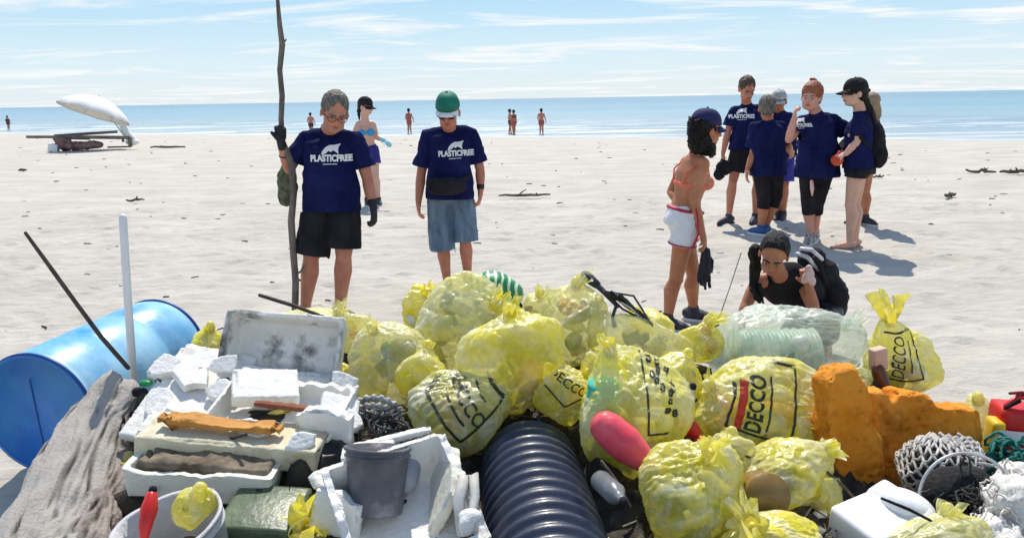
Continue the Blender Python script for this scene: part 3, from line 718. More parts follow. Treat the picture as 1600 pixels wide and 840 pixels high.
# flat print that follows a cloth or film surface
def text2d(txt, size, bold=.0, spacing=1.0):
    cu = bpy.data.curves.new('t', 'FONT'); cu.body = txt; cu.size = 1; cu.offset = bold; cu.space_character = spacing; cu.align_x = 'CENTER'; cu.resolution_u = 4
    ob = bpy.data.objects.new('t', cu); COL.objects.link(ob); dg = bpy.context.evaluated_depsgraph_get()
    me = bpy.data.meshes.new_from_object(ob.evaluated_get(dg)); V = np.array([v.co[:2] for v in me.vertices]); F = [tuple(p.vertices) for p in me.polygons]
    bpy.data.objects.remove(ob); bpy.data.curves.remove(cu); bpy.data.meshes.remove(me)
    w = V[:, 0].max() - V[:, 0].min(); V[:, 0] -= (V[:, 0].max() + V[:, 0].min()) / 2; V[:, 1] -= (V[:, 1].max() + V[:, 1].min()) / 2
    return V / (V[:, 1].max() - V[:, 1].min()) * size, F
def poly2d(pts): return np.array(pts, float), [tuple(range(len(pts)))]
def stroke2d(pts, w, closed=False):
    pts = np.array(pts, float); V = []; F = []; n = len(pts); rng_ = range(n if closed else n - 1)
    for i in rng_:
        a, b = pts[i], pts[(i + 1) % n]; d = (b - a) / np.linalg.norm(b - a); q = A_(-d[1], d[0]) * w / 2; a = a - d * w / 2; b = b + d * w / 2; m_ = max(1, int(np.linalg.norm(b - a) / .03))
        for s in range(m_):
            o = len(V); p, r_ = a + (b - a) * s / m_, a + (b - a) * (s + 1) / m_; V += [p - q, r_ - q, r_ + q, p + q]; F.append((o, o + 1, o + 2, o + 3))
    return np.array(V), F
def ring2d(c, r, w, n=16): return stroke2d([(c[0] + r * math.cos(t), c[1] + r * math.sin(t)) for t in np.linspace(0, 2 * np.pi, n, endpoint=False)], w, True)
def bvh_of(o):
    V, F = arrays(o.data); V = V + rootloc(o)
    return BVHTree.FromPolygons([tuple(v) for v in V], [tuple(int(i) for i in f) for f in F])
def decal(name, shapes, C0, right, up, target, m, parent, off=.004, sub=.02, label=None, reach=.6):
    """project flat shapes along -(right x up) onto the target surface"""
    right = nrm(right); up = nrm(up - right * np.dot(up, right)); out = np.cross(right, up); bv = target
    V2, F2 = [], []; o_ = 0
    for v, f in shapes:
        V2.append(v); F2 += [tuple(i + o_ for i in q) for q in f]; o_ += len(v)
    V2 = np.vstack(V2)
    bm = bmesh.new(); vs = [bm.verts.new((v[0], v[1], 0)) for v in V2]
    for f in F2:
        try: bm.faces.new([vs[i] for i in f])
        except ValueError: pass
    bmesh.ops.triangulate(bm, faces=bm.faces[:])
    for _ in range(3):
        ed = [e for e in bm.edges if e.calc_length() > sub]
        if not ed: break
        bmesh.ops.subdivide_edges(bm, edges=ed, cuts=1); bmesh.ops.triangulate(bm, faces=bm.faces[:])
    bad = []; 
    for v in bm.verts:
        w = C0 + right * v.co[0] + up * v.co[1] + out * reach
        h = bv.ray_cast(Vector(w), Vector(-out), reach * 2)
        if h[0] is None: bad.append(v)
        else: v.co = Vector(np.array(h[0]) + out * off)
    bmesh.ops.delete(bm, geom=bad, context='VERTS')
    bm.verts.index_update(); V = np.array([v.co for v in bm.verts]) if len(bm.verts) else np.zeros((0, 3)); F = [tuple(v.index for v in f.verts) for f in bm.faces]; bm.free()
    if not len(F): print('EMPTY DECAL', name); return None
    return part(name, (V, F), m, parent, smooth=False, label=label)
def shirt_print(O, sh, C0, right, up, s=1.0):
    bv = bvh_of(sh)
    logo = np.array([(-15, -7), (-13, -1), (-8, 5), (-2, 8), (5, 8), (15, 10), (12, 5), (11, 0), (12, -6), (8, -3), (3, 0), (0, -3), (-4, -1), (-8, -5)], float) * .0056 * s + A_(0.0, .068 * s)
    tx = text2d('PLASTICFREE', .062 * s, .055, 1.0); tx = (tx[0] * A_(.36 * s / (tx[0][:, 0].max() - tx[0][:, 0].min()), 1), tx[1])
    bars = [stroke2d([(-.07 * s, -.052 * s), (-.005 * s, -.052 * s)], .007 * s), stroke2d([(.005 * s, -.052 * s), (.05 * s, -.052 * s)], .006 * s)]
    decal('shirt_print', [poly2d(logo)] + [tx] + bars, C0, right, up, bv, WHITEP, sh, .004, .015)

def JJ(Y, **kw):
    J = {}
    for k_, v in kw.items():
        dy = v[2] if len(v) > 2 else 0
        J[k_] = P(v[0], v[1], Y + dy)
    for s in 'AB':
        if 'toe' + s not in J: J['toe' + s] = J['an' + s] + A_(0, -.2, 0)
    return J
def ground_feet(J, h=.085):
    for s in 'AB':
        a = J['an' + s]; z = float(gz(a[0], a[1])); print('foot dz %.3f' % (a[2] - h - z), end=' ')
        if abs(a[2] - h - z) < .30: a[2] = z + h
    print()

# ---- A: man with the tall stick
J = JJ(6.1, head=(523, 176, -.14), neck=(514, 204, -.03), shA=(476, 217, 0), shB=(556, 217, 0), elA=(452, 264, -.02), wrA=(439, 222, -.12), hdA=(438, 198, -.13), elB=(574, 279, 0), wrB=(583, 322, -.05), hdB=(586, 350, -.06),
       hipA=(499, 306, .0), hipB=(539, 306, .0), knA=(486, 404, -.03), knB=(537, 400, -.05), anA=(477, 482, .03), anB=(531, 478, 0), toeA=(474, 500, -.1), toeB=(560, 486, -.1))
ground_feet(J)
O = person('grey haired man in glasses, navy printed shirt and black shorts, holding the tall stick upright', J,
           dict(fwd=(.05, -1, 0), face=(.30, -.85, -.42), hup=(.25, -.1, 1), skin=SKIN_RED, hs=1.17, k=1.08, belly=.03, browm=HAIRG, lw=1.08, aw=1.05, pnA=(.2, -1, 0), curlA=1.15, tsA=-1, pnB=(-1, .3, 0), curlB=.5, jaw=1.08, vox=.007))
sh = tshirt(O, NAVY, hem=-.24, frac=.72, seed=11, sleeve=.070, amp=.009)
shirt_print(O, sh, P(515, 248, 5.9), A_(1, .05, -.01), A_(-.0, 0, 1), .84)
shorts(O, BLACKC, .88, .1, .108, .122, fr2=(.92, .86), seed=21)
hair_cap(O, HAIRG, 'short', 4); shoes(O); gloves(O, 'A'); gloves(O, 'B')
E, pt = O['E'], O['pt']
gl = []
for s in (-1, 1): gl.append(tube([pt(s * .033 + .026 * math.cos(t), .1075, .004 + .019 * math.sin(t)) for t in np.linspace(0, 2 * np.pi, 14)], .0021, 6, rounded=False))
gl.append(cap(pt(-.008, .112, .008), pt(.008, .112, .008), .0026, .0026, 6))
for s in (-1, 1): gl.append(tube([pt(s * .059, .104, .008), pt(s * .082, .04, .008), pt(s * .084, -.01, .0)], .0026, 6))
part('glasses', join(*gl), FRAMEM, O['root'])
# grey beard shading as a short hair part
V, F = remesh(join(E(0, .052, -.083, .042, .040, .028), E(.035, .040, -.066, .030, .040, .030), E(-.035, .040, -.066, .030, .040, .030)), .006, 2)
part('beard', (V, F), mat('stubble', (.38, .19, .13), (.46, .27, .20), 90, .8, bump=.4, bscale=300), O['root'])
STICKM = mat('stick_bark', (.10, .075, .06), (.24, .20, .17), 30, .9, bump=.9, bscale=60, stretch=(1, 1, .25))
sp = [(433, -70), (434, 0), (437, 40), (441, 70), (437, 110), (441, 150), (439, 185), (441, 220), (455, 255), (459, 300), (455, 345), (459, 400), (462, 440), (461, 492)]
pts = [P(x, y, 6.0 - .0 + .0 * i) for i, (x, y) in enumerate(sp)]
V, F = tube(pts, [.012, .014, .018, .021, .019, .022, .02, .022, .026, .024, .027, .026, .026, .027], 12); V = V + (.004 * vn(V, 30, 3, 2))[:, None] * nrm(A_(1, 1, 0))
solo('wooden_stick', join((V, F), tube([P(459, 430, 6.0), P(470, 424, 5.98), P(476, 414, 5.97)], [.012, .008, .004], 7), tube([P(441, 70, 6.0), P(447, 62, 6.0)], [.012, .005], 6)), STICKM, 'tall crooked wooden stick held upright by the grey haired man', 'stick')
# olive net sack hanging by the stick
V, F = remesh(join(ell(P(450, 285, 6.18), (.07, .06, .16)), ell(P(446, 305, 6.18), (.05, .05, .08))), .01, 2); V = folds(V, F, .016, 7, (1, 1, .5), 14)
solo('sack', (V, F), mat('olive_cloth', (.06, .07, .04), (.16, .17, .10), 20, .9, bump=.6), 'olive rag sack hanging behind the arm of the man with the stick', 'sack')

# ---- B: man in the green cap
J = JJ(6.85, head=(700, 175, -.16), neck=(702, 203, -.02), shA=(669, 212, 0), shB=(736, 210, 0), elA=(658, 272, 0), wrA=(654, 314, -.06), hdA=(654, 345, -.08), elB=(750, 264, .02), wrB=(751, 297, -.02), hdB=(749, 324, -.04),
       hipA=(686, 300, 0), hipB=(721, 300, 0), knA=(691, 382, -.04), knB=(727, 376, -.02), anA=(699, 440, .0), anB=(731, 432, .1), toeA=(700, 452, -.1), toeB=(738, 440, -.1))
ground_feet(J)
O = person('man in a green and white cap and navy printed shirt looking down, blue grey shorts', J,
           dict(fwd=(.0, -1, 0), face=(-.05, -.90, -.36), hup=(0, -.2, 1), skin=SKIN_RED, hs=1.15, k=1.0, belly=.03, pnA=(1, .3, 0), curlA=.5, pnB=(-1, .2, 0), curlB=.6, tsA=-1, vox=.007, lw=.92))
sh = tshirt(O, NAVY, hem=-.10, frac=.80, seed=31, sleeve=.072, amp=.009, ease=.02)
shirt_print(O, sh, P(711, 241, 6.6), A_(1, 0, .02), A_(-.02, 0, 1), .82)
shorts(O, DENIM, 1.0, .12, .108, .112, fr2=(1.1, 1.0), seed=41, amp=.008)
GREEN = mat('green_cap', (.005, .13, .085), (.01, .2, .13), 14, .7, bump=.2)
c = baseball_cap(O, GREEN, WHITEC, .038, .006); bvc = bvh_of(c)
part('cap_emblem', join(cap(O['pt'](-.02, .075, .095), O['pt'](-.012, .055, .115), .007, .006, 6), cap(O['pt'](.015, .078, .09), O['pt'](.02, .06, .112), .007, .006, 6)), WHITEC, c)
hair_cap(O, HAIRG, 'short', 6, .3); shoes(O)
E, pt = O['E'], O['pt']
part('brim_shade_glasses', join(E(-.032, .100, .004, .026, .010, .018), E(.032, .100, .004, .026, .010, .018), cap(pt(-.01, .106, .008), pt(.01, .106, .008), .003, .003, 6), tube([pt(.058, .098, .008), pt(.083, .03, .004)], .003, 6), tube([pt(-.058, .098, .008), pt(-.083, .03, .004)], .003, 6)), mat('brim_shade', (.01, .01, .012), rough=.15), O['root'])  # stands for the brim's shadow across the eyes, modelled as dark glasses
a, b = J['wrB'], J['elB']; d = nrm(b - a); q = a + d * .035
part('wristwatch', join(cap(q - d * .012, q + d * .012, .034, .034), ell(q + A_(0, -.034, 0), (.016, .006, .016))), mat('watch', (.02, .02, .02), rough=.3), O['root'])
ctr = P(700, 291, 6.6)
V, F = remesh(join(ell(ctr + A_(-.0, .0, 0), (.155, .05, .075)), ell(ctr + A_(-.08, 0, .0), (.09, .055, .07)), tube([ctr + A_(-.16, .12, .05), ctr + A_(-.13, .03, .03), ctr + A_(.12, .03, .05), ctr + A_(.17, .12, .07)], .016, 8)), .008, 2)
V = folds(V, F, .006, 3, (1, 1, 1), 16)
w = solo('waist_pack', (V, F), BLACKC, 'black waist pack worn under the belly of the man in the green cap', 'waist pack')
# ---- C: woman in bikini top behind the man with the stick
J = JJ(12.0, head=(571, 167, -.02), neck=(570, 184, 0), shA=(560, 194, 0), shB=(582, 194, 0), elA=(553, 213, 0), wrA=(557, 230, -.1), hdA=(562, 242, -.1), elB=(588, 214, 0), wrB=(600, 219, -.15), hdB=(609, 224, -.2),
       hipA=(568, 238, 0), hipB=(583, 238, 0), knA=(571, 276, 0), knB=(587, 276, -.05), anA=(574, 314, 0), anB=(591, 311, 0), toeA=(574, 322, -.2), toeB=(595, 320, -.2))
ground_feet(J)
O = person('woman in dark cap, blue bikini top and blue shorts behind the man with the stick', J,
           dict(fwd=(.3, -1, 0), face=(.95, -.4, -.25), skin=SKIN_PALE, hs=1.08, k=.88, bust=True, waist=.75, pnA=(1, 0, 0), pnB=(0, 0, -1), curlB=.9, vox=.010))
shorts(O, mat('blue_shorts', (.02, .02, .16), (.03, .03, .22), 9, .8), .45, .22, .108, .12, seed=5)
fr, C = O['fr'], O['C']; r, f = fr(.7); cc = C(.70)
V, F = remesh(join(ell(cc + f * .078 + r * .066, (.064, .058, .055)), ell(cc + f * .078 - r * .066, (.064, .058, .055)), ringloft([O['ring'](.66, .158, .108), O['ring'](.74, .160, .108)])), .008, 2)
part('bikini_top', (V, F), TEALB, O['root'])
baseball_cap(O, BLACKC, BLACKC); hair_cap(O, HAIRB, 'short', 6, .6); hc, fd, hu = O['HC'], O['fd'], O['hu']
strands([hc - fd * .08, hc - fd * .12 - hu * .08, hc - fd * .11 - hu * .20], .035, .02, HAIRB, O, 'ponytail')
gloves(O, 'B', mat('light_blue_glove', (.15, .5, .65), (.25, .6, .75))); gloves(O, 'A'); shoes(O)

# ---- D: tanned woman in white shorts, side on
J = JJ(5.75, head=(1103, 203, -.02), neck=(1091, 236, .01), shA=(1072, 254, .10), shB=(1099, 256, -.09), elA=(1049, 300, .16), wrA=(1063, 318, -.02), hdA=(1078, 322, -.06), elB=(1084, 312, -.13), wrB=(1098, 368, -.14), hdB=(1104, 396, -.15),
       hipA=(1062, 342, .08), hipB=(1073, 344, -.07), knA=(1084, 430, .10), knB=(1056, 436, -.05), anA=(1083, 488, .16), anB=(1043, 502, -.06), toeA=(1110, 494, .10), toeB=(1056, 512, -.10))
ground_feet(J)
O = person('tanned curly haired woman in navy cap, coral bikini top and white shorts', J,
           dict(fwd=(.9, .35, 0), face=(.93, .35, -.10), hup=(.08, 0, 1), skin=SKIN_TAN, hs=1.10, k=.93, hipw=.150, bust=True, waist=.72, pnA=(0, 0, -1), curlA=.3, pnB=(-1, .2, 0), curlB=1.2, vox=.0065, lw=.95, aw=.88, nk=.85))
shorts(O, WHITEC, .42, .20, .092, .104, seed=51, crotch=-.17, amp=.006, loose=.004)
rg = O['ring']; bw = O['bw']; k = O['k']
part('waistband', remesh(ringloft([rg(.155, bw * .98 + .018, .108 * k + .02), rg(.17, bw * .98 + .022, .108 * k + .024), rg(.195, bw * .98 + .022, .108 * k + .024), rg(.21, bw * .98 + .018, .108 * k + .02)]), .0065, 1), REDT, O['root'])
for sd in 'AB':
    H, K_ = J['hip' + sd], J['kn' + sd]; end = H + (K_ - H) * .40; d = nrm(K_ - H); a_, b_, _ = frame_of(d, (1, 0, 0))
    th = np.linspace(0, 2 * np.pi, 22, endpoint=False); rr_ = .108 * k
    part('shorts_trim', tube([end + rr_ * (math.cos(t) * a_ + math.sin(t) * b_) for t in np.linspace(0, 2 * np.pi, 26)], .006, 6, rounded=False), REDT, O['root'])
side = -nrm(fr(.0)[0]); r0, f0 = O['fr'](0)
rr0 = r0 if np.dot(r0, A_(0, -1, 0)) > 0 else -r0
hB, kB = J['hipB'], J['knB']
part('side_stripe', tube([hB + rr0 * .128 + A_(.01, 0, .10), hB + rr0 * .128 + A_(.025, 0, .02), hB + rr0 * .118 + A_(.035, 0, -.08), hB + (kB - hB) * .40 + rr0 * .112 + f0 * .03], .008, 6), REDT, O['root'])
cc = O['C'](.70); r, f = O['fr'](.7)
part('bikini_top', remesh(join(ell(cc + f * .085 + r * .066, (.060, .052, .054)), ell(cc + f * .085 - r * .066, (.060, .052, .054)), ringloft([rg(.585, .137, .100), rg(.60, .141, .105), rg(.64, .142, .105), rg(.655, .138, .100)])), .006, 2), CORAL, O['root'])
n0 = J['neck']
for s in (-1, 1):
    part('bikini_strap', tube([cc + f * .10 + r * s * .085 + A_(0, 0, .04), O['C'](.97) + r * s * .105 + f * .05, O['C'](1.04) + r * s * .10 - f * .03, O['C'](.85) + r * s * .085 - f * .105, O['C'](.64) + r * s * .06 - f * .108], .006, 6), CORAL, O['root'])
baseball_cap(O, mat('navy_cap', (.012, .014, .07), (.02, .022, .11), 20, .8, bump=.3), None, .05)
hc, fd, hu = O['HC'], O['fd'], O['hu']; lat = np.cross(fd, hu)
V, F = remesh(join(O['E'](0, -.03, .03, .090, .104, .095), ell(hc - fd * .04 - hu * .085, (.086, .086, .09)), ell(hc - fd * .075 - hu * .05, (.06, .07, .08)), ell(hc - fd * .025 - hu * .10, (.075, .08, .07)), ell(hc + fd * .015 - hu * .13 + lat * .05, (.04, .04, .06)), ell(hc + fd * .015 - hu * .13 - lat * .05, (.04, .04, .06))), .006, 1)
V, F = snapcut(V, F, [(hc + fd * .035, nrm(fd + hu * .2), .14), (hc + hu * .05, nrm(hu + fd * .3), .2)])
n_ = vnormals(V, F); V = V + n_ * (.011 * vn(V, 38, 5, 2) + .010 * vn(V, 75, 6))[:, None]
part('curly_hair', (V, F), HAIRB, O['root'])
shoes(O)
V, F = remesh(join(tube([P(1103, 392, 5.60), P(1102, 420, 5.60), P(1098, 442, 5.61)], [.030, .040, .022], 10, sx=1.2), tube([P(1105, 405, 5.60), P(1107, 430, 5.59), P(1109, 448, 5.6)], [.02, .014, .010], 8), tube([P(1099, 405, 5.6), P(1093, 428, 5.6), P(1091, 440, 5.6)], [.02, .015, .010], 8), tube([P(1102, 410, 5.6), P(1101, 438, 5.57), P(1102, 451, 5.57)], [.02, .013, .009], 8), tube([P(1107, 400, 5.6), P(1113, 408, 5.6), P(1112, 424, 5.6)], [.016, .012, .009], 8)), .006, 1)
V = folds(V, F, .006, 4, (1, 1, 1), 40)
solo('work_gloves', (V, F), GLOVE, 'pair of black gloves dangling from the hand of the woman in white shorts', 'gloves')

# ---- E: crouching woman in black
J = JJ(4.75, head=(1209, 398, -.20), neck=(1218, 430, -.03), shA=(1183, 440, .02), shB=(1252, 432, .06), elA=(1166, 476, -.04), wrA=(1159, 500, -.10), hdA=(1158, 522, -.14), elB=(1272, 486, -.10), wrB=(1264, 446, -.12), hdB=(1259, 420, -.13),
       hipA=(1262, 482, .42), hipB=(1302, 478, .42), knA=(1232, 530, .02), knB=(1294, 500, -.02), anA=(1236, 575, .34), anB=(1290, 575, .30), toeA=(1230, 580, .1), toeB=(1288, 580, .1))
ground_feet(J)
O = person('dark haired woman in a black tank top crouching and bending over the bags', J,
           dict(fwd=(-.1, -1, -.1), face=(-.38, -.78, -.52), hup=(.02, -.45, 1), skin=skin('skin_bronze', (.38, .145, .075), (.47, .20, .11)), hs=.98, k=.92, bust=True, hipw=.15, waist=.8, pnA=(.5, -.3, 0), curlA=.7, pnB=(-.3, -1, 0), curlB=1.1, tsB=-1, vox=.0055, aw=.86, nk=.9, jaw=.93))
shB_ = tshirt(O, BLACKC, hem=-.02, frac=.3, seed=61, sleeve=.05, ease=.008, sleeves='', loose=.008, amp=.004)
shorts(O, mat('black_leggings', (.012, .012, .015), (.025, .022, .03), 20, .5, .4), 1.6, .2, .098, .075, seed=8, amp=.003, name='leggings', loose=.008)
hair_cap(O, HAIRB, 'tied', 6, .9); hc, fd, hu = O['HC'], O['fd'], O['hu']
strands([hc - fd * .06 + A_(-.10, .06, -.02), P(1180, 430, 4.70), P(1176, 452, 4.66), P(1186, 470, 4.64)], .040, .016, HAIRB, O, 'ponytail')
strands([P(1186, 446, 4.66), P(1190, 462, 4.64), P(1194, 478, 4.62)], .02, .006, HAIRB, O, 'loose_hair', .006)
c_ = P(1262, 432, 4.56)
solo('tissue', remesh(join(ell(c_, (.03, .022, .05), rot(20, 30, 0)), ell(c_ + A_(.0, -.012, .045), (.022, .02, .03)), ell(c_ + A_(.03, 0, -.03), (.02, .02, .03))), .006, 1), mat('pale_pink_wrapper', (.75, .62, .60), (.6, .35, .33), 60, .6), 'crumpled pale pink wrapper held at the shoulder of the crouching woman', 'wrapper')
# backpack
V, F = remesh(join(ell(P(1280, 432, 5.05), (.11, .11, .13), rot(20, 25, 0)), ell(P(1300, 462, 5.0), (.10, .10, .13)), ell(P(1268, 405, 5.05), (.09, .08, .08))), .01, 2); V = folds(V, F, .012, 2, (1, 1, 1), 12)
bp_ = thing('backpack', 'black and white backpack on the back of the crouching woman', 'backpack', V.mean(0))
part('bag_body', (V, F), BLACKC, bp_)
GREYM = mat('reflective_grey', (.5, .5, .52), (.7, .7, .72), 30, .4)
for i, (x0, y0, x1, y1) in enumerate([(1246, 396, 1278, 420), (1252, 388, 1284, 404), (1272, 402, 1290, 440)]):
    part('strap', tube([P(x0, y0, 4.86), P((x0 + x1) / 2, (y0 + y1) / 2 - 6, 4.82), P(x1, y1, 4.88)], .012, 8, sx=1.6), GREYM if i < 2 else BLACKC, bp_)

# ---- the group to the right
grp = None
# F
J = JJ(9.7, head=(1167, 139, -.10), neck=(1166, 160, -.01), shA=(1148, 173, 0), shB=(1187, 172, 0), elA=(1137, 207, 0), wrA=(1130, 238, -.05), hdA=(1128, 256, -.06), elB=(1196, 206, .05), wrB=(1190, 236, .05), hdB=(1190, 250, .05),
       hipA=(1156, 229, 0), hipB=(1176, 229, 0), knA=(1145, 284, -.03), knB=(1184, 284, 0), anA=(1139, 331, 0), anB=(1180, 338, 0), toeA=(1126, 338, -.08), toeB=(1174, 346, -.15))
ground_feet(J)
O = person('tall dark haired man at the group\'s back left, navy shirt, black shorts, looking down', J,
           dict(fwd=(.1, -1, 0), face=(.1, -.85, -.5), hup=(0, -.2, 1), skin=SKIN_RED, hs=1.12, k=1.0, pnA=(1, 0, 0), curlA=1.0, pnB=(-1, 0, 0), vox=.010, lw=.95))
sh = tshirt(O, NAVY, hem=-.08, frac=.72, seed=71, sleeve=.070, amp=.008); shirt_print(O, sh, P(1164, 182, 9.5), A_(1, .05, 0), A_(0, 0, 1), .78)
shorts(O, BLACKC, .72, .12, .105, .115, seed=22); hair_cap(O, mat('hair_brown', (.05, .03, .02), (.10, .06, .04), 60, .5, bump=.6, bscale=200), 'short', 8); shoes(O, SHOE, mat('dark_sole', (.03, .03, .03)))
V, F = remesh(join(ell(P(1131, 262, 9.62), (.10, .05, .09)), ell(P(1124, 272, 9.6), (.07, .04, .07)), cap(P(1129, 250, 9.64), P(1131, 262, 9.64), .025, .05)), .011, 1); V = folds(V, F, .014, 3, (1, 1, .5), 14)
solo('black_bag', (V, F), BLACKC, 'small crumpled black bag in the hand of the tall man behind the group', 'bag')
# H
J = JJ(9.9, head=(1217, 159, .0), neck=(1218, 174, .0), shA=(1206, 184, 0), shB=(1234, 183, 0), elA=(1202, 215, 0), wrA=(1206, 238, -.05), hdA=(1208, 250, -.05), elB=(1241, 212, .05), wrB=(1238, 236, .0), hdB=(1236, 250, 0),
       hipA=(1212, 240, 0), hipB=(1228, 240, 0), knA=(1214, 292, 0), knB=(1226, 290, -.03), anA=(1212, 338, 0), anB=(1223, 346, -.02), toeA=(1210, 346, -.2), toeB=(1221, 354, -.22))
ground_feet(J)
O = person('person in a pale cap and royal blue shorts, mostly hidden behind the grey haired one', J,
           dict(fwd=(-.3, -1, 0), face=(-.5, -.8, -.2), skin=SKIN_TAN, hs=1.08, k=.95, vox=.011, lw=.95))
tshirt(O, NAVY, hem=-.05, frac=.7, seed=72, amp=.008); shorts(O, mat('violet_blue_shorts', (.03, .03, .26), (.045, .045, .34), 9, .7), .86, .12, .105, .12, seed=23, amp=.008)
baseball_cap(O, mat('pale_cap', (.25, .25, .25), (.6, .6, .58), 50, .7)); hair_cap(O, HAIRB, 'short', 3, .5); shoes(O)
# G
J = JJ(9.0, head=(1199, 169, .02), neck=(1200, 188, .0), shA=(1180, 199, 0), shB=(1222, 198, 0), elA=(1177, 240, 0), wrA=(1168, 264, -.06), hdA=(1166, 280, -.10), elB=(1232, 228, .1), wrB=(1236, 240, .3), hdB=(1238, 246, .4),
       hipA=(1189, 262, 0), hipB=(1212, 262, 0), knA=(1194, 312, 0), knB=(1212, 308, .05), anA=(1189, 352, 0), anB=(1197, 348, .1), toeA=(1177, 352, .1), toeB=(1204, 346, .3))
ground_feet(J)
O = person('person with short grey hair seen from behind in a navy shirt and long black shorts', J,
           dict(fwd=(.15, 1, 0), face=(.3, 1, 0), skin=SKIN_TAN, hs=1.12, k=1.02, pnA=(1, 0, 0), vox=.010))
tshirt(O, NAVY, hem=-.18, frac=.75, seed=73, sleeve=.072, amp=.009); shorts(O, BLACKC, 1.3, .12, .100, .072, seed=24, amp=.006); hair_cap(O, HAIRG, 'short', 5); shoes(O, mat('shoe_blue', (.02, .06, .18), (.03, .12, .32), 25, .6))
# I
J = JJ(8.5, head=(1268, 152, -.06), neck=(1274, 174, -.0), shA=(1254, 188, 0), shB=(1303, 188, .02), elA=(1233, 218, -.06), wrA=(1241, 186, -.14), hdA=(1243, 168, -.15), elB=(1332, 212, .05), wrB=(1300, 242, -.10), hdB=(1283, 252, -.16),
       hipA=(1262, 268, 0), hipB=(1289, 268, 0), knA=(1263, 320, -.03), knB=(1276, 320, .0), anA=(1266, 368, .0), anB=(1274, 362, .12), toeA=(1262, 380, -.12), toeB=(1268, 372, -.05))
ground_feet(J)
O = person('red haired woman in navy shirt with one hand raised, the other on her hip', J,
           dict(fwd=(-.25, -1, 0), face=(-.55, -.8, -.12), hup=(.12, 0, 1), skin=skin('skin_pink', (.56, .27, .20), (.62, .33, .25)), hs=1.18, k=1.08, belly=.05, browm=HAIRR, pnA=(1, -.2, 0), curlA=.9, pnB=(-.2, .9, -.2), curlB=.8, jaw=1.12, vox=.009, aw=1.08, lw=.9))
sh = tshirt(O, NAVY, hem=-.10, frac=.64, seed=75, sleeve=.078, amp=.010, ease=.02, loose=.025); shirt_print(O, sh, P(1263, 196, 8.3), A_(1, .3, .0), A_(0, 0, 1), .60)
shorts(O, BLACKC, 1.28, .1, .088, .072, seed=25, amp=.003, name='knee_leggings', loose=.01)
part('leggings_panel', tube([P(1268, 283, 8.36), P(1269, 295, 8.35), P(1269, 305, 8.36)], [.018, .022, .008], 8), mat('pink_panel', (.75, .45, .40)), O['root'])
hair_cap(O, HAIRR, 'full', 7, .8)
strands([O['pt'](-.005, -.05, .12), O['pt'](.01, -.06, .14), O['pt'](.03, -.05, .145)], .03, .02, HAIRR, O, 'hair_tuft', .004); shoes(O, mat('shoe_blackwhite', (.02, .02, .02), (.6, .6, .6), 30, .6))
# K
J = JJ(9.5, head=(1357, 163, 0), neck=(1358, 180, 0), shA=(1346, 190, 0), shB=(1366, 190, 0), elA=(1345, 215, 0), wrA=(1346, 240, 0), hdA=(1346, 252, 0), elB=(1366, 215, 0), wrB=(1364, 238, 0), hdB=(1362, 250, 0),
       hipA=(1344, 252, 0), hipB=(1358, 252, 0), knA=(1344, 300, 0), knB=(1353, 300, 0), anA=(1344, 344, 0), anB=(1352, 345, 0), toeA=(1334, 350, 0), toeB=(1362, 352, -.1))
ground_feet(J)
O = person('light haired person hidden behind the backpack woman, only legs and dark shoes showing', J,
           dict(fwd=(-1, .3, 0), face=(-1, .3, 0), skin=SKIN_TAN, hs=1.0, k=.85, vox=.011, lw=.9))
tshirt(O, NAVY, hem=-.1, frac=.7, seed=76); shorts(O, BLACKC, .4, .12, .1, .105, seed=26); hair_cap(O, HAIRL, 'full', 7)
strands([O['pt'](0, -.08, -.02), O['pt'](0, -.11, -.12), O['pt'](0, -.10, -.22)], .05, .02, HAIRL, O, 'long_hair'); shoes(O)
# J
J = JJ(8.3, head=(1335, 146, 0), neck=(1343, 170, .0), shA=(1342, 186, -.14), shB=(1346, 186, .14), elA=(1340, 220, -.14), wrA=(1322, 240, -.12), hdA=(1310, 244, -.10), elB=(1340, 220, .16), wrB=(1320, 238, .08), hdB=(1308, 242, .05),
       hipA=(1339, 262, -.08), hipB=(1341, 262, .08), knA=(1329, 320, -.06), knB=(1336, 318, .08), anA=(1328, 376, -.04), anB=(1336, 374, .08), toeA=(1308, 381, -.05), toeB=(1318, 378, .07))
ground_feet(J)
O = person('woman in profile with black cap, long dark hair, bare legs and a backpack', J,
           dict(fwd=(-1, -.12, 0), face=(-1, -.12, -.05), skin=SKIN_PALE, hs=1.14, k=.98, bust=True, pnA=(0, .3, -1), curlA=.6, pnB=(0, .3, -1), vox=.009, lw=1.0, hipw=.155))
tshirt(O, NAVY, hem=.0, frac=.62, seed=77, sleeve=.068, amp=.008, loose=.015); shorts(O, BLACKC, .25, .12, .105, .112, seed=27)
baseball_cap(O, BLACKC, BLACKC); hair_cap(O, HAIRB, 'full', 3, .6)
hc, fd, hu = O['HC'], O['fd'], O['hu']
strands([hc - fd * .07 - hu * .02, P(1352, 160, 8.3), P(1362, 180, 8.28), P(1366, 198, 8.26)], .055, .03, HAIRB, O, 'long_hair', .010)
strands([hc - fd * .09 + hu * .01, hc - fd * .16 + hu * .02], .03, .02, HAIRB, O, 'hair_bun', .006)
for sd in 'AB':
    a = J['an' + sd] + A_(-.03, 0, -.075)
    part('flip_flop', tube([a + A_(.06, 0, -.004), a + A_(-.05, 0, -.004), a + A_(-.15, 0, -.004)], [.030, .036, .028], 10, hint=(0, 1, 0)), mat('pink_sole', (.35, .16, .16)), O['root'])
V, F = remesh(join(ell(P(1366, 226, 8.3), (.10, .14, .24)), ell(P(1372, 243, 8.25), (.08, .12, .13))), .012, 2); V = folds(V, F, .010, 2, (1, 1, 1), 10)
b2 = thing('backpack', 'black backpack hanging on the back of the woman in profile', 'backpack', V.mean(0)); part('bag_body', (V, F), BLACKC, b2)
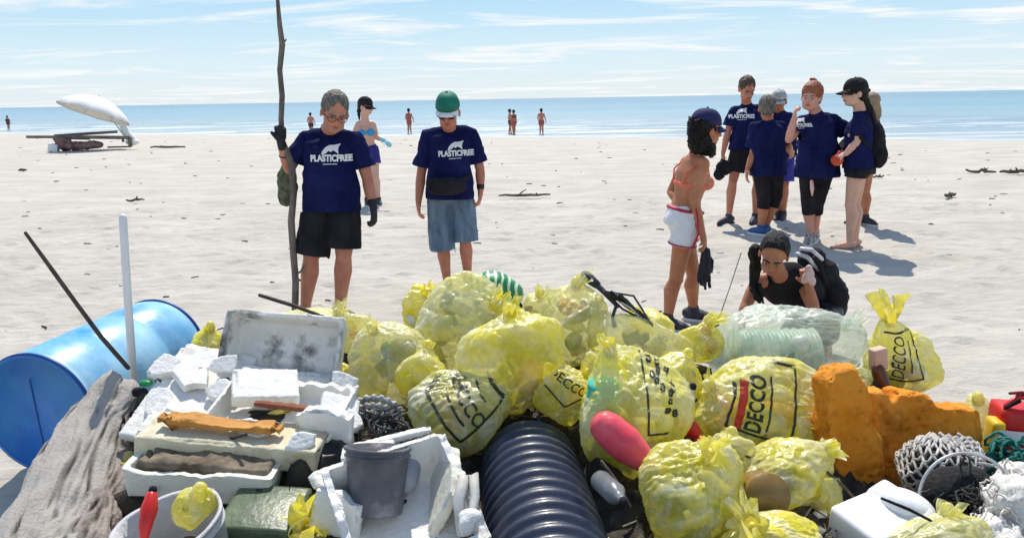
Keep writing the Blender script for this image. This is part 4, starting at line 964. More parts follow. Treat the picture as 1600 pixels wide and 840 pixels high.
part('strap', tube([P(1358, 198, 8.16), P(1348, 184, 8.13), P(1339, 195, 8.12), P(1345, 216, 8.1), P(1360, 232, 8.16)], .012, 8, sx=1.8), BLACKC, b2)
V, F = remesh(join(ell(P(1308, 250, 8.22), (.065, .06, .062)), cap(P(1309, 244, 8.22), P(1312, 238, 8.22), .03, .02)), .009, 1)
solo('red_pouch', (V, F), mat('orange_red_cloth', (.50, .05, .025), (.62, .10, .04), 12, .6, bump=.3), 'round orange red pouch in the hand of the backpack woman', 'pouch')

# ---- far bathers at the water's edge
def far_person(px, head_y, foot_y, label, skinm, top, bottom, lean=0, fwd=(0, 1, 0), seed=0, hair=HAIRB):
    dd_ = ray(px, foot_y); c = EYE + dd_ * ((-.63 - EYE[2]) / dd_[2]); Y = c[1]; H_ = mpp(px, foot_y, Y) * (foot_y - head_y); c = A_(c[0], c[1], max(-.66, float(gz(c[0], c[1])))); s = H_ / 1.72
    r_ = nrm(np.cross(np.array(fwd), (0, 0, 1))); f_ = nrm(fwd)
    def q(a, b, z): return c + (r_ * a + f_ * b) * s + A_(0, 0, z * s)
    rr = np.random.default_rng(seed); w = rr.uniform(-.12, .12)
    J = dict(head=q(0, .02, 1.60), neck=q(0, 0, 1.46), shA=q(-.17, 0, 1.38), shB=q(.17, 0, 1.38), elA=q(-.26, .0 + w, 1.12), wrA=q(-.22, .12 + w, .92), hdA=q(-.20, .18, .80), elB=q(.27, -w, 1.12), wrB=q(.30, .10, .90), hdB=q(.28, .15, .78),
             hipA=q(-.09, 0, .90), hipB=q(.09, 0, .90), knA=q(-.10, .08 + w, .48), knB=q(.10, -.04 - w, .48), anA=q(-.10, w, .08), anB=q(.12, -w, .08), toeA=q(-.1, .2, 0), toeB=q(.12, .2, 0))
    O = person(label, J, dict(fwd=fwd, face=fwd, skin=skinm, hs=s * 1.1, far=True, vox=.022, it=1, lw=1.1), group=None)
    hair_cap(O, hair, 'full')
    if top: 
        rg = O['ring']; part('top', remesh(ringloft([rg(.2 if top[1] else .6, .17, .125), rg(.6, .175, .13), rg(.9, .17, .12)]), .025, 1), top[0], O['root'])
    if bottom: 
        rg = O['ring']; part('trunks', remesh(join(ringloft([rg(-.2, .12, .1), rg(-.05, .18, .135), rg(.12, .17, .13)]), cap(J['hipA'], J['hipA'] * .6 + J['knA'] * .4, .11, .11), cap(J['hipB'], J['hipB'] * .6 + J['knB'] * .4, .11, .11)), .025, 1), bottom, O['root'])
    return O
DRK = mat('dark_swimwear', (.03, .03, .05), (.05, .05, .08)); RSW = mat('reddish_swimwear', (.35, .06, .08), (.4, .1, .1))
far_person(640, 170, 209, 'distant bather in a reddish swimsuit by the water between the two standing men', SKIN_TAN, (RSW, 1), RSW, seed=1, fwd=(.3, 1, 0))
far_person(797, 171, 209, 'distant bather in dark trunks by the water, left of the pair right of centre', SKIN_RED, None, DRK, seed=2, fwd=(1, .2, 0))
far_person(803, 172, 210, 'distant bather standing beside the dark trunks bather, partly hidden by him', SKIN_TAN, (DRK, 0), RSW, seed=3, fwd=(-.6, 1, 0))
far_person(846, 170, 210, 'lone distant bather by the water, rightmost of those right of centre', SKIN_RED, None, RSW, seed=4, fwd=(.2, 1, 0))
far_person(487, 177, 212, 'distant bather glimpsed by the stick above the shoulder of the grey haired man', SKIN_RED, None, DRK, seed=5)
far_person(14, 181, 203, 'dark clad distant person by the water near the left edge of the photo', SKIN_TAN, (DRK, 1), DRK, seed=6)

# ---- fallen parasol, broken sunbed frame
Yp = 30.0
u = thing('beach_parasol', 'white beach parasol tipped over to the left above the broken wooden frame', 'parasol', P(206, 228, Yp))
apex = P(165, 152, Yp); c0 = P(150, 168, Yp); tip = P(205, 226, Yp)
ax = nrm(apex - P(200, 222, Yp) + A_(0, -.35, 0)); ax = nrm(P(151, 150, Yp) - P(160, 172, Yp) + A_(.35, .2, .2)); a_, b_, _ = frame_of(ax, (1, 0, 0))
R_ = 1.28; H_ = .62; top_ = c0 + ax * H_ * .65
CANV = mat('canvas_white', (.74, .73, .70), (.80, .79, .76), 2, .8, sub=.0)
rings = []; nn = 48
for lay in (0, 1):
    for i in (range(10) if lay == 0 else range(9, -1, -1)):
        u_ = .02 + .98 * i / 9; ring_ = []
        for j in range(nn):
            t = 2 * math.pi * j / nn; sg = abs(math.cos(4 * t)); rr_ = R_ * u_ * (.94 + .06 * sg) ; h = H_ * (1 - u_ ** 1.9) - (.05 if i == 9 else 0) - lay * .012 + .03 * sg * u_
            ring_.append(top_ - ax * H_ + ax * h + a_ * math.cos(t) * rr_ + b_ * math.sin(t) * rr_)
        rings.append(np.array(ring_))
part('canopy', ringloft(rings), CANV, u)
for j in range(8):
    t = 2 * math.pi * j / 8
    part('rib', tube([top_ - ax * (H_ - H_ * (1 - q ** 1.9)) - ax * .03 + (a_ * math.cos(t) + b_ * math.sin(t)) * R_ * q for q in (.05, .4, .7, .97)], .010, 5), GREYM, u)
part('pole', tube([top_ + ax * .05, P(178, 190, Yp), P(196, 215, Yp), tip], .030, 8), CANV, u)
part('ruffle', remesh(join(tube([P(188, 190, Yp), P(196, 205, Yp), P(206, 218, Yp)], [.10, .12, .16], 10), ell(P(207, 222, Yp), (.25, .2, .12))), .03, 1), CANV, u)
fr_ = thing('broken_sunbed', 'broken weathered wooden sunbed frame lying on the sand under the parasol', 'sunbed', P(125, 233, 29.5))
WOODD = mat('weathered_wood', (.10, .085, .075), (.22, .19, .165), 6, .85, bump=.5, stretch=(.3, 1, 1))
for (x0, y0, x1, y1, dy, w, h) in [(42, 214, 86, 214, 0, .12, .10), (84, 214, 203, 215, -.3, .10, .12), (86, 212, 183, 206, .5, .10, .10), (84, 215, 92, 228, -.2, .09, .09), (203, 214, 204, 229, -.3, .10, .12), (100, 216, 140, 217, .2, .06, .08), (168, 230, 205, 229, -.1, .05, .06), (191, 215, 193, 222, .3, .07, .07)]:
    a = P(x0, y0, 29.5 + dy); b = P(x1, y1, 29.5 + dy); d = nrm(b - a); p_, q_, _ = frame_of(d)
    Rm = np.stack([d, p_, q_], 1); part('plank', box((a + b) / 2, (np.linalg.norm(b - a), w, h), Rm, .012), WOODD, fr_)
V, F = remesh(join(ell(P(120, 228, 29.2), (.75, .3, .14)), ell(P(100, 225, 29.2), (.3, .25, .22), rot(0, 30, 0)), ell(P(145, 226, 29.2), (.35, .25, .12))), .03, 1); V = folds(V, F, .06, 2, (1, 1, 1), 5)
solo('cloth_heap', (V, F), mat('maroon_cloth', (.10, .03, .035), (.30, .20, .17), 3, .9), 'crumpled maroon and brown cloth heaped below the broken sunbed', 'cloth')
V, F = box(P(84, 231, 29.0), (.32, .3, .28), rot(0, 12, 10), .03)
solo('white_container', (V, F), WHITEC, 'small white container on the sand at the left end of the cloth heap', 'container')
# ================================================================== the heap of collected rubbish
def rsize(px, py, w, h, Y):
    s = mpp(px, py, Y); return w * s / 2, h * s / 2
def ico(sub):
    bm = bmesh.new(); bmesh.ops.create_icosphere(bm, subdivisions=sub, radius=1); bm.verts.ensure_lookup_table()
    V = np.array([v.co for v in bm.verts]); F = np.array([[v.index for v in f.verts] for f in bm.faces]); bm.free(); return V, F
ICO5 = ico(6); ICO4 = ico(5)
YEL = (.86, .82, .10)
F_Y = film('yellow_film', (.94, .87, .10), .47)
F_YP = film('pale_yellow_film', (.93, .89, .34), .42)
F_YB = film('bright_yellow_film', (.94, .84, .04), .70)
F_C = film('clear_greenish_film', (.80, .85, .74), .20, tint=(.92, .96, .90))
F_G = film('green_film', (.34, .45, .16), .50, tint=(.55, .7, .4))
INKB = mat('black_ink', (.015, .018, .015), (.05, .06, .04), 60, .6)
INKR = mat('red_ink', (.55, .05, .03), rough=.6)
JUNK = [mat('junk_cream', (.62, .58, .40), (.72, .70, .56), 9, .5), mat('junk_white', (.75, .75, .72), (.6, .62, .6), 9, .35), mat('junk_green', (.04, .22, .10), (.08, .32, .16), 9, .35), mat('junk_orange', (.70, .30, .05), (.8, .42, .12), 9, .5),
        mat('junk_olive', (.22, .24, .08), (.34, .34, .14), 9, .5), mat('junk_blue', (.10, .22, .34), (.2, .36, .45), 9, .4), mat('junk_brown', (.16, .09, .04), (.26, .16, .08), 9, .6), mat('junk_red', (.50, .05, .04), (.6, .10, .07), 9, .4), mat('junk_grey', (.28, .30, .30), (.4, .42, .42), 9, .4)]

class BagShape:
    def __init__(s, c, r, R, seed, facets=16, p=9, knot=None, crease=1.0, flat=-.85):
        s.c, s.r, s.R, s.seed, s.p, s.cr = np.asarray(c, float), np.asarray(r, float), R, seed, p, crease
        g = np.random.default_rng(seed); n = g.normal(size=(facets, 3)); s.n = n / np.linalg.norm(n, axis=1, keepdims=True)
        s.d = g.uniform(.74, 1.02, facets)
        s.k = nrm(knot if knot is not None else (0, 0, 1))
        s.a, s.b, _ = frame_of(s.k, (1, .2, 0))
    def rad(s, D):
        q = np.clip(D @ s.n.T, 0, None) / s.d; base = ((q ** s.p).sum(1) + .82 ** s.p) ** (-1 / s.p)
        ck = D @ s.k; ph = np.arctan2(D @ s.b, D @ s.a); th = np.arccos(np.clip(ck, -1, 1))
        wob = vn(D * 2.2, 1, s.seed + 3) * 1.6
        rad = np.exp(-th * 1.5); ang = np.abs(np.sin(ph * 7 + wob * 1.5)) ** .7
        base = base + s.cr * (.055 * (ang - .5) * rad)
        base = base + .12 * np.exp(-(th / .28) ** 2)
        base = base + s.cr * (-.050 * (1 - 2.4 * np.abs(vn(D * A_(1, 1, 1), 2.6, s.seed + 7, 2))).clip(0, 1) ** 2 * 1.0)
        base = base + s.cr * (.042 * (1 - 2 * np.abs(vn(D @ frameM(s.k).T * A_(3.2, 3.2, 1), 2.4, s.seed + 11, 3))) + .022 * (1 - 2 * np.abs(vn(D, 7.5, s.seed + 13, 2))) - .03)
        return base
    def pts(s, D, off=0):
        r = s.rad(D) + off; return s.c + (D * r[:, None] * s.r) @ s.R.T
def frameM(k):
    a, b, c = frame_of(k, (1, .2, 0)); return np.stack([a, b, c])

def ruffle(p0, d, r0, r1, L, seed, n=64, m=14, waves=7):
    a, b, d = frame_of(d, (1, 0, 0)); g = np.random.default_rng(seed); ph = g.uniform(0, 6, 4); bend = (a * g.normal(0, .5) + b * g.normal(0, .5))
    rings = []
    for i in range(m):
        u = i / (m - 1); t = np.linspace(0, 2 * np.pi, n, endpoint=False)
        rr = (r0 + (r1 - r0) * u ** .8) * (1 + .42 * u ** .6 * np.sin(waves * t + ph[0] + u * 1.5) + .25 * u * np.sin((waves + 4) * t + ph[1]))
        zz = L * u + L * .22 * u * np.sin(3 * t + ph[2]) + L * .15 * u * np.sin(2 * t + ph[3])
        rings.append(p0 + bend * (u * u * L * .6) + np.outer(np.cos(t) * rr, a) + np.outer(np.sin(t) * rr * (.55 + .1), b) + np.outer(zz, d))
    return ringloft(rings, cap=False)

def bottle(c, d, L, r, n=16):
    a, b, d = frame_of(d); pr = [(0, .75), (.02, .95), (.10, 1), (.30, .96), (.36, 1), (.55, .97), (.66, 1), (.80, .6), (.90, .34), (.92, .40), (1, .40), (1.0, .05)]
    th = np.linspace(0, 2 * np.pi, n, endpoint=False)
    return ringloft([c + d * L * (u - .5) + np.outer(np.cos(th) * r * w, a) + np.outer(np.sin(th) * r * w, b) for u, w in pr])

def bag(label, px, py, w, h, Y, mt=None, seed=0, knot=(0, -.3, 1), kpx=None, facets=17, depth=.9, R=None, junk=(0, 6, 4, 3), nj=6, cr=1.0, kl=.065, kr=.045, group='yellow rubbish bags piled on the beach', hi=True, prints=None, name='rubbish_bag', kmt=None, tail=True, p=15):
    mt = mt or F_Y
    rx, rz = rsize(px, py, w, h, Y); ry = (rx + rz) / 2 * depth; R = R if R is not None else np.eye(3)
    rx *= 1.04; rz *= 1.14
    c = P(px, py, Y)
    if kpx is not None: kd = P(kpx[0], kpx[1], Y + (kpx[2] if len(kpx) > 2 else 0)) - c; kl_ = (R.T @ kd) / A_(rx, ry, rz); knot = nrm(kl_)
    S = BagShape(c, (rx, ry, rz), R, seed, facets, p, knot, cr)
    D, F = ICO5 if hi else ICO4
    V = S.pts(D)
    root = thing(name, label, 'rubbish bag', c - A_(0, 0, rz * .9), group)
    film_ = part('plastic_film', (V, F), mt, root)
    kp = S.pts(np.array([S.k]))[0]; kd = nrm((R @ (S.k * A_(rx, ry, rz))))
    if tail:
        part('knot', join(ruffle(kp - kd * .03, kd, .020, kr, kl, seed + 5)), kmt or mt, root)
        part('knot_tie', tube([kp - kd * .012 + q for q in ()] or [kp - kd * .02, kp + kd * .008], [.026, .021], 12), kmt or mt, root)
    g = np.random.default_rng(seed + 99)
    for j in range(nj):
        u = nrm(g.normal(size=3)); u[1] = -abs(u[1]) * 1.1; u = nrm(u); cc = c + (u * .50 * A_(rx, ry, rz)) @ R.T
        s_ = min(rx, rz) * g.uniform(.26, .40); jm = JUNK[junk[j % len(junk)]]
        if j % 3 == 0: m_ = bottle(cc, g.normal(size=3), s_ * 2.1, s_ * .45)
        elif j % 3 == 1: m_ = box(cc, (s_ * 1.3, s_ * .9, s_ * 1.1), rot(*g.uniform(0, 180, 3)), s_ * .2)
        else:
            e_ = ell(cc, (s_, s_ * .8, s_ * .7), rot(*g.uniform(0, 180, 3)), 18, 12); v_ = e_[0]; m_ = (v_ + (v_ - cc) * (.3 * vn(v_, 18, seed, 2))[:, None], e_[1])
        part('packed_rubbish', m_, jm, root, kind='stuff')
    S.root = root; S.film = film_; S.bv = None
    return S
def bprint(S, shapes_b, px, py, Y, right, up, shapes_r=None):
    if S.bv is None: S.bv = bvh_of(S.film)
    c = P(px, py, Y)
    if shapes_b: decal('bag_print', shapes_b, c, right, up, S.bv, INKB, S.root, .003, .02)
    if shapes_r: decal('bag_print', shapes_r, c, right, up, S.bv, INKR, S.root, .0025, .02)
def frame2d(w, h, t): return stroke2d([(-w / 2, -h / 2), (w / 2, -h / 2), (w / 2, h / 2), (-w / 2, h / 2)], t, True)
def shift(m, dx, dy, rot_=0):
    c, s = math.cos(rot_), math.sin(rot_); v = m[0]; return np.stack([v[:, 0] * c - v[:, 1] * s + dx, v[:, 0] * s + v[:, 1] * c + dy], 1), m[1]

# ---- filler mound under everything, added and coloured dark so the gaps look dark
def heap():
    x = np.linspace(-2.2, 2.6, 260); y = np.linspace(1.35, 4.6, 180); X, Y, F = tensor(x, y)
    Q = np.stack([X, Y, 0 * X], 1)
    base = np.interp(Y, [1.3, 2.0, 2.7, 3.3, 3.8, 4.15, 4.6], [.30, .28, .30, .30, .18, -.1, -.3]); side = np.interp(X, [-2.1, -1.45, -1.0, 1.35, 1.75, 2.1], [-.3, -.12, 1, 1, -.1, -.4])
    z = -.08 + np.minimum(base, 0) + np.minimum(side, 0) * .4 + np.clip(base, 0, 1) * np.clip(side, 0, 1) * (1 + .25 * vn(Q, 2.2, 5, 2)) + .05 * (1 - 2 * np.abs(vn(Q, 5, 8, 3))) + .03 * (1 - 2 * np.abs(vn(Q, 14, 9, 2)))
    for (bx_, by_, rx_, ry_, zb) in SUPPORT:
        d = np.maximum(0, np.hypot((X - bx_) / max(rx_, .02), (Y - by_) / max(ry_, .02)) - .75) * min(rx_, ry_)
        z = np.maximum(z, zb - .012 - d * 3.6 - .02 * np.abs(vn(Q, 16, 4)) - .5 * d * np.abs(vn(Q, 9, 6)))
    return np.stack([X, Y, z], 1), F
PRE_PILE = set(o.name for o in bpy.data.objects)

# ---- yellow bags, back to front
U = A_(0, 0, 1); X1 = A_(1, 0, 0)
bag('small bright yellow bag at the back, left of the big pale top bag', 668, 487, 84, 84, 3.85, F_YB, 101, kpx=(668, 456, -.05), junk=(0, 3, 1))
bag('big pale bag topping the heap, grey container inside, tied with a yellow knot', 716, 510, 145, 135, 3.62, F_YP, 102, kpx=(770, 478, -.12), junk=(8, 1, 8, 0, 4), nj=6, kmt=F_YB)
bag('large lumpy yellow bag at the centre front, above the black corrugated pipe', 812, 562, 160, 168, 3.15, F_Y, 103, knot=(-.2, -.2, 1), junk=(0, 0, 3, 1, 0), nj=7, kl=.06, kr=.05)
bag('squarish yellow bag left of centre beside the white foam boxes, green in its lower half', 624, 565, 125, 118, 3.45, F_YP, 104, knot=(-.5, -.3, .8), junk=(0, 4, 2, 0), nj=6, facets=9, p=14, kl=.05)
Sd = bag('green bag with a diamond shaped black print, just left of the corrugated pipe', 708, 645, 146, 142, 3.00, film('olive_film', (.70, .70, .18), .50), 105, knot=(.9, .2, .7), junk=(4, 3, 2, 0), nj=6, kl=.05)
bag('clear yellowish bag of bottles with a pinkish item inside, behind the big central yellow bag', 902, 508, 108, 118, 3.55, F_YP, 106, kpx=(900, 452, 0), junk=(3, 1, 5, 4, 1), nj=7)
bag('low crumpled yellow bag stretched out to the right below the folded black umbrella', 1008, 552, 150, 92, 3.45, F_YP, 107, kpx=(950, 505, .0), R=rot(0, 28, 0), junk=(0, 4, 1), cr=1.3)
bag('small yellow bag below the tanned woman, just left of the clear bag', 1098, 535, 82, 62, 3.55, F_Y, 108, kpx=(1104, 508, 0), junk=(0, 1, 3))
bag('pale yellow bag glimpsed between the top bag and the bottle bag at the back', 838, 478, 50, 44, 3.85, F_YP, 109, knot=(.3, 0, 1), hi=False, nj=2)
Sc = bag('big clear bag full of stacked ribbed tubs, beneath the crouching woman', 1226, 545, 196, 132, 3.55, F_C, 110, kpx=(1318, 512, .05), junk=(2, 8, 1, 0), nj=3, facets=12, kl=.10, group=None)
S9 = bag('yellow bag with a black boxed red DECCO print, in front of the clear bag', 1175, 640, 205, 135, 3.05, F_Y, 111, knot=(-.9, -.2, .8), junk=(3, 0, 4, 2, 3), nj=7, kl=.05)
S8 = bag('yellow bag holding a long pink red float and a turquoise tub', 985, 658, 170, 178, 2.78, F_Y, 112, kpx=(960, 572, .02), junk=(1, 0, 1, 0), nj=5, kmt=F_YB)
S7 = bag('small yellow bag with a faint black print wedged behind the bag with the pink float', 885, 618, 92, 92, 3.02, F_Y, 113, kpx=(920, 580, .05), junk=(0, 4, 3), nj=4)
S12 = bag('yellow bag with long knotted ears, behind the wide orange foam block', 1402, 566, 116, 108, 3.55, F_Y, 114, kpx=(1392, 512, .0), junk=(6, 4, 6, 0), nj=4, kl=.12, kr=.09, kmt=F_YB)
bag('yellow bag low in front with its knotted top standing up, under the pink float bag', 1072, 772, 172, 148, 2.40, F_Y, 115, kpx=(1108, 712, -.05), junk=(0, 1, 4, 2), nj=6, kl=.10, kr=.06)
bag('olive yellow bag below the DECCO bag holding a flat brown tin', 1220, 762, 172, 112, 2.62, F_Y, 116, knot=(.6, -.1, .9), junk=(4, 6, 4, 0), nj=4, kl=.05)
bag('bright yellow bag cut off by the bottom edge right of centre', 1205, 852, 170, 80, 2.22, F_YB, 117, knot=(-.4, -.3, .9), junk=(0, 1), nj=3, kl=.08, kr=.07)
bag('pale yellow bag cut off by the bottom edge below the white canister', 1465, 850, 180, 80, 2.20, F_YP, 118, knot=(.2, .3, .9), junk=(1, 0), nj=3, kl=.05)
bag('bright yellow bag at the bottom edge below the green crate', 446, 838, 130, 62, 2.25, F_YB, 119, kpx=(470, 808, -.03), junk=(0, 1), nj=3, kl=.10, kr=.08)
bag('green film bag under the end of the lowest foam crate', 462, 782, 74, 60, 2.62, F_G, 120, knot=(.3, 0, 1), junk=(4, 2), nj=3, hi=False)
bag('pale yellow bag lying behind the white foam boxes on the left', 475, 508, 130, 44, 3.95, F_YP, 121, knot=(.8, 0, .5), hi=False, nj=3, junk=(1, 0))
bag('pale crumpled bag behind the right corner of the foam boxes', 545, 522, 90, 56, 3.85, F_YP, 122, knot=(-.3, 0, 1), hi=False, nj=3, junk=(1, 3))
bag('small yellow bag between the blue drum and the foam boxes', 325, 536, 52, 42, 3.75, F_YB, 123, knot=(.2, 0, 1), hi=False, nj=2, junk=(4, 0), kl=.03, kr=.03)
bag('pale yellow bag between the orange foam and the red container', 1528, 662, 44, 84, 3.35, F_YP, 124, knot=(-.2, 0, 1), hi=False, nj=2, junk=(1, 0), kl=.03, kr=.03)
bag('small yellow bag inside the white bucket at the bottom left', 300, 795, 66, 52, 2.20, F_Y, 125, knot=(.4, 0, 1), hi=False, nj=2, junk=(0, 4), kl=.03, kr=.03)
bag('olive yellow bag wedged behind the driftwood log at the left', 200, 755, 56, 70, 2.75, F_Y, 126, knot=(.2, 0, 1), hi=False, nj=2, junk=(4, 6), kl=.03, kr=.03)
bag('yellow bag glimpsed below the orange foam, right of the DECCO bag', 1250, 695, 66, 72, 2.90, F_Y, 127, knot=(.2, 0, 1), hi=False, nj=3, junk=(4, 0), kl=.03)
bag('pale bag tucked between the squarish bag and the foam box corner', 583, 602, 54, 80, 3.50, F_YP, 128, knot=(.2, 0, 1), hi=False, nj=2, junk=(1, 3), kl=.03)

for i, (px, py, w, h, Y, m_, lb) in enumerate([
    (1052, 592, 84, 70, 3.15, F_Y, 'small yellow bag between the low stretched bag and the DECCO bag'), (848, 606, 70, 66, 3.20, F_YB, 'bright yellow bag edge showing right under the large lumpy central bag'),
    (665, 590, 88, 80, 3.20, F_Y, 'yellow bag half hidden under the squarish bag, above the diamond printed one'), (1148, 712, 84, 58, 2.72, F_YP, 'pale yellow bag under the left end of the DECCO bag'),
    (760, 640, 72, 60, 3.10, F_YP, 'pale bag squeezed between the diamond printed bag and the pipe mouth'), (1010, 510, 74, 52, 3.70, F_YB, 'bright yellow bag behind the black umbrella'),
    (1282, 768, 78, 62, 2.55, F_Y, 'small yellow bag under the foot of the upright orange foam'), (955, 585, 80, 60, 3.05, F_YP, 'pale bag behind the knot of the pink float bag'),
    (1340, 600, 66, 52, 3.40, F_YP, 'pale bag tucked behind the upright orange foam'), (560, 590, 60, 52, 3.55, F_Y, 'small yellow bag behind the right side of the standing foam box')]):
    bag(lb, px, py, w, h, Y, m_, 140 + i, knot=(.5 - .2 * i % 3, .1, 1), nj=3, hi=False, kl=.04, kr=.03, junk=(0, 1, 4))

# ---- prints
dec = text2d('DECCO', .040, .02); 
# reads sideways, bottom to top
vr = nrm(P(1205, 615, 3) - P(1190, 700, 3)); hr = nrm(np.cross(vr, A_(0, 1, 0))); 
def sideways(m): return m
bx = [frame2d(.235, .265, .010)]
bprint(S9, bx, 1224, 660, 2.7, A_(1, 0, -.28), A_(.28, 0, 1))
tx = text2d('DECCO', .062, .035, 1.05); tx = (tx[0] * A_(.205 / (tx[0][:, 0].max() - tx[0][:, 0].min()), 1), tx[1])
bprint(S9, [tx, shift(stroke2d([(-.10, 0), (.10, 0)], .008), 0, -.052)], 1208, 664, 2.7, A_(.20, 0, 1), A_(-1, 0, .20), [shift(stroke2d([(-.095, 0), (.06, 0)], .030), 0, .052)])
# dotted panel at its left
g = np.random.default_rng(5)
dots = [ring2d((g.uniform(-.06, .06), g.uniform(-.09, .09)), .008, .006, 7) for _ in range(22)] + [stroke2d([(.075, -.12), (.075, .11)], .008)]
bprint(S9, dots, 1096, 622, 2.7, A_(1, 0, 0), U)
# diamond print
dm = shift(frame2d(.21, .21, .011), 0, 0, math.radians(45))
gl_ = [shift(text2d('DECCO', .050, .02), .0, .005, math.radians(-48)), shift(stroke2d([(-.06, 0), (.06, 0)], .010), -.035, -.035, math.radians(-48)), shift(stroke2d([(-.05, 0), (.05, 0)], .007), .045, .04, math.radians(-48))] or [shift(text2d('S', .060, .02), -.02, .045, .5), shift(ring2d((0, 0), .022, .010), -.025, -.02), shift(ring2d((0, 0), .020, .010), .035, .01), shift(stroke2d([(-.05, 0), (.03, .01), (.06, .05)], .012), .02, -.06), shift(stroke2d([(0, 0), (.03, .05)], .014), .05, .05), shift(stroke2d([(0, 0), (.0, .05)], .010), .085, .0)]
bprint(Sd, [dm] + gl_, 722, 650, 2.7, A_(1, 0, -.12), A_(.12, 0, 1))
bprint(Sd, [shift(text2d('///', .05, .01), 0, 0, -.3)], 655, 622, 2.7, X1, U)
d8 = [stroke2d([(-.05, .16), (-.05, -.12), (.03, -.13)], .008)] + [ring2d((g.uniform(-.03, .07), g.uniform(-.10, .13)), .007, .008, 6) for _ in range(20)]
bprint(S8, d8, 1048, 650, 2.5, X1, U)
d7 = [stroke2d([(-.09, 0), (-.02, -.07), (.07, -.04)], .007), shift(text2d('DECCO', .036, .01), .0, .02, math.radians(-35))]
bprint(S7, d7, 893, 625, 2.8, X1, U)
d12 = [frame2d(.15, .20, .008), shift(text2d('DECCO', .038, .01), -.015, .0, math.radians(80)), shift(stroke2d([(-.06, 0), (.06, 0)], .008), .03, .0, math.radians(80))]
bprint(S12, d12, 1432, 572, 3.3, A_(1, 0, .1), A_(-.25, 0, 1))

# ---- things inside the bags
PINK = mat('pink_float', (.80, .06, .10), (.85, .13, .16), 5, .35, bump=.3, bscale=20)
a, b = P(948, 668, 2.60), P(1008, 720, 2.53)
V, F = remesh(join(tube([a, a * .5 + b * .5, b], [.062, .066, .045], 18, sx=.9)), .008, 4)
solo('pink_float', (V, F), PINK, 'long rounded pink red plastic float pressed against the film of a yellow bag', 'float')
TEAL = mat('turquoise_plastic', (.05, .50, .38), (.10, .6, .48), 4, .35)
def tub(c, d, r0, r1, L, ribs, m, name, label, cat, n=32, group=None):
    a_, b_, d = frame_of(d); th = np.linspace(0, 2 * np.pi, n, endpoint=False); R_ = []
    k = ribs * 6
    for i in range(k + 1):
        u = i / k; r = (r0 + (r1 - r0) * u) * (1 + ((.05 if ribs > 6 else .025) * math.cos(u * ribs * 2 * math.pi) if ribs > 1 else 0)); R_.append(c + d * L * (u - .5) + np.outer(np.cos(th) * r, a_) + np.outer(np.sin(th) * r, b_))
    return solo(name, ringloft(R_), m, label, cat, group)
tub(P(940, 636, 2.76), A_(.12, -.1, 1), .055, .062, .19, 4, TEAL, 'turquoise_tub', 'turquoise ribbed tub seen through the bag beside the pink float', 'tub')
WT = mat('tub_white', (.40, .50, .40), (.56, .64, .54), 8, .4); WTD = mat('tub_green', (.04, .10, .07), (.08, .16, .12), 8, .4)
c1 = P(1205, 560, 3.53); tub(c1, A_(1, .05, -.12), .120, .150, .36, 9, WT, 'ribbed_tub', 'stack of ribbed whitish tubs lying inside the clear bag', 'tub')
tub(P(1232, 578, 3.44), A_(.5, -1, .1), .085, .09, .08, 1, WTD, 'dark_tub', 'dark green tub bottom showing through the clear bag', 'tub')
BRN = mat('brown_tin', (.20, .12, .03), (.32, .20, .06), 10, .4, .5, bump=.2)
cx = P(1192, 772, 2.40); tub(cx, A_(.1, -1, .35), .074, .074, .09, 1, BRN, 'brown_tin', 'round brown tin with its flat end toward the viewer in the low olive bag', 'tin')
CARD = mat('cardboard_pale', (.55, .38, .28), (.65, .48, .38), 8, .7); GLB = mat('brown_glass', (.10, .035, .012), (.16, .06, .02), 5, .15)
v = box(P(1372, 560, 3.33), (.065, .05, .10), rot(0, -8, 15), .008); solo('pale_carton', v, CARD, 'small pale carton sticking out of the yellow bag above the orange foam', 'carton')
v = tube([P(1372, 578, 3.31), P(1378, 596, 3.30), P(1390, 618, 3.26)], [.030, .032, .020], 14); solo('brown_bottle', v, GLB, 'brown glass bottle below the pale carton, on the orange foam slab', 'bottle')

# ---- corrugated pipe
def pipe():
    def pp(px, Y, z):
        zd = Y * math.cos(PITCH) + (EYE[2] - z) * math.sin(PITCH); return A_((px - 800) * zd / FPX + .0, Y, z)
    root_p = [pp(818, 3.0, .235), pp(832, 2.6, .25), pp(846, 2.3, .26), pp(862, 2.0, .265), pp(892, 1.6, .265), pp(935, 1.2, .26)]
    base = np.array(root_p); m = 330; t = np.linspace(0, 1, m); L = np.concatenate([[0], np.cumsum(np.linalg.norm(np.diff(base, axis=0), axis=1))]); L /= L[-1]
    pts = np.stack([np.interp(t, L, base[:, k]) for k in range(3)], 1)
    for _ in range(60): pts[1:-1] = .5 * pts[1:-1] + .25 * (pts[2:] + pts[:-2])
    th = np.linspace(0, 2 * np.pi, 72, endpoint=False); rings = []; tl = np.linalg.norm(base[-1] - base[0]); lam = .074
    for i in range(m):
        d = nrm(pts[min(i + 1, m - 1)] - pts[max(i - 1, 0)]); a, b, _ = frame_of(d, (0, 0, 1)); s = t[i] * tl
        if s < .10: r = .182 * math.sqrt(max(.03, 1 - (1 - s / .10) ** 2.6)) + .006
        else:
            q = ((s - .10) % lam) / lam; r = .185 + .0115 * np.tanh(1.3 * math.cos(q * 2 * math.pi))
        rings.append(pts[i] + np.outer(np.cos(th) * r, a) + np.outer(np.sin(th) * r, b))
    return ringloft(rings)
solo('corrugated_pipe', pipe(), mat('black_pipe_plastic', (.014, .022, .048), (.024, .034, .065), 5, .42, .7, bump=.12, bscale=50, c3=(.07, .08, .10), s3=9, t3=(.58, .8), coat=.2), 'thick black corrugated drainage pipe running towards the viewer in the middle of the heap', 'pipe')

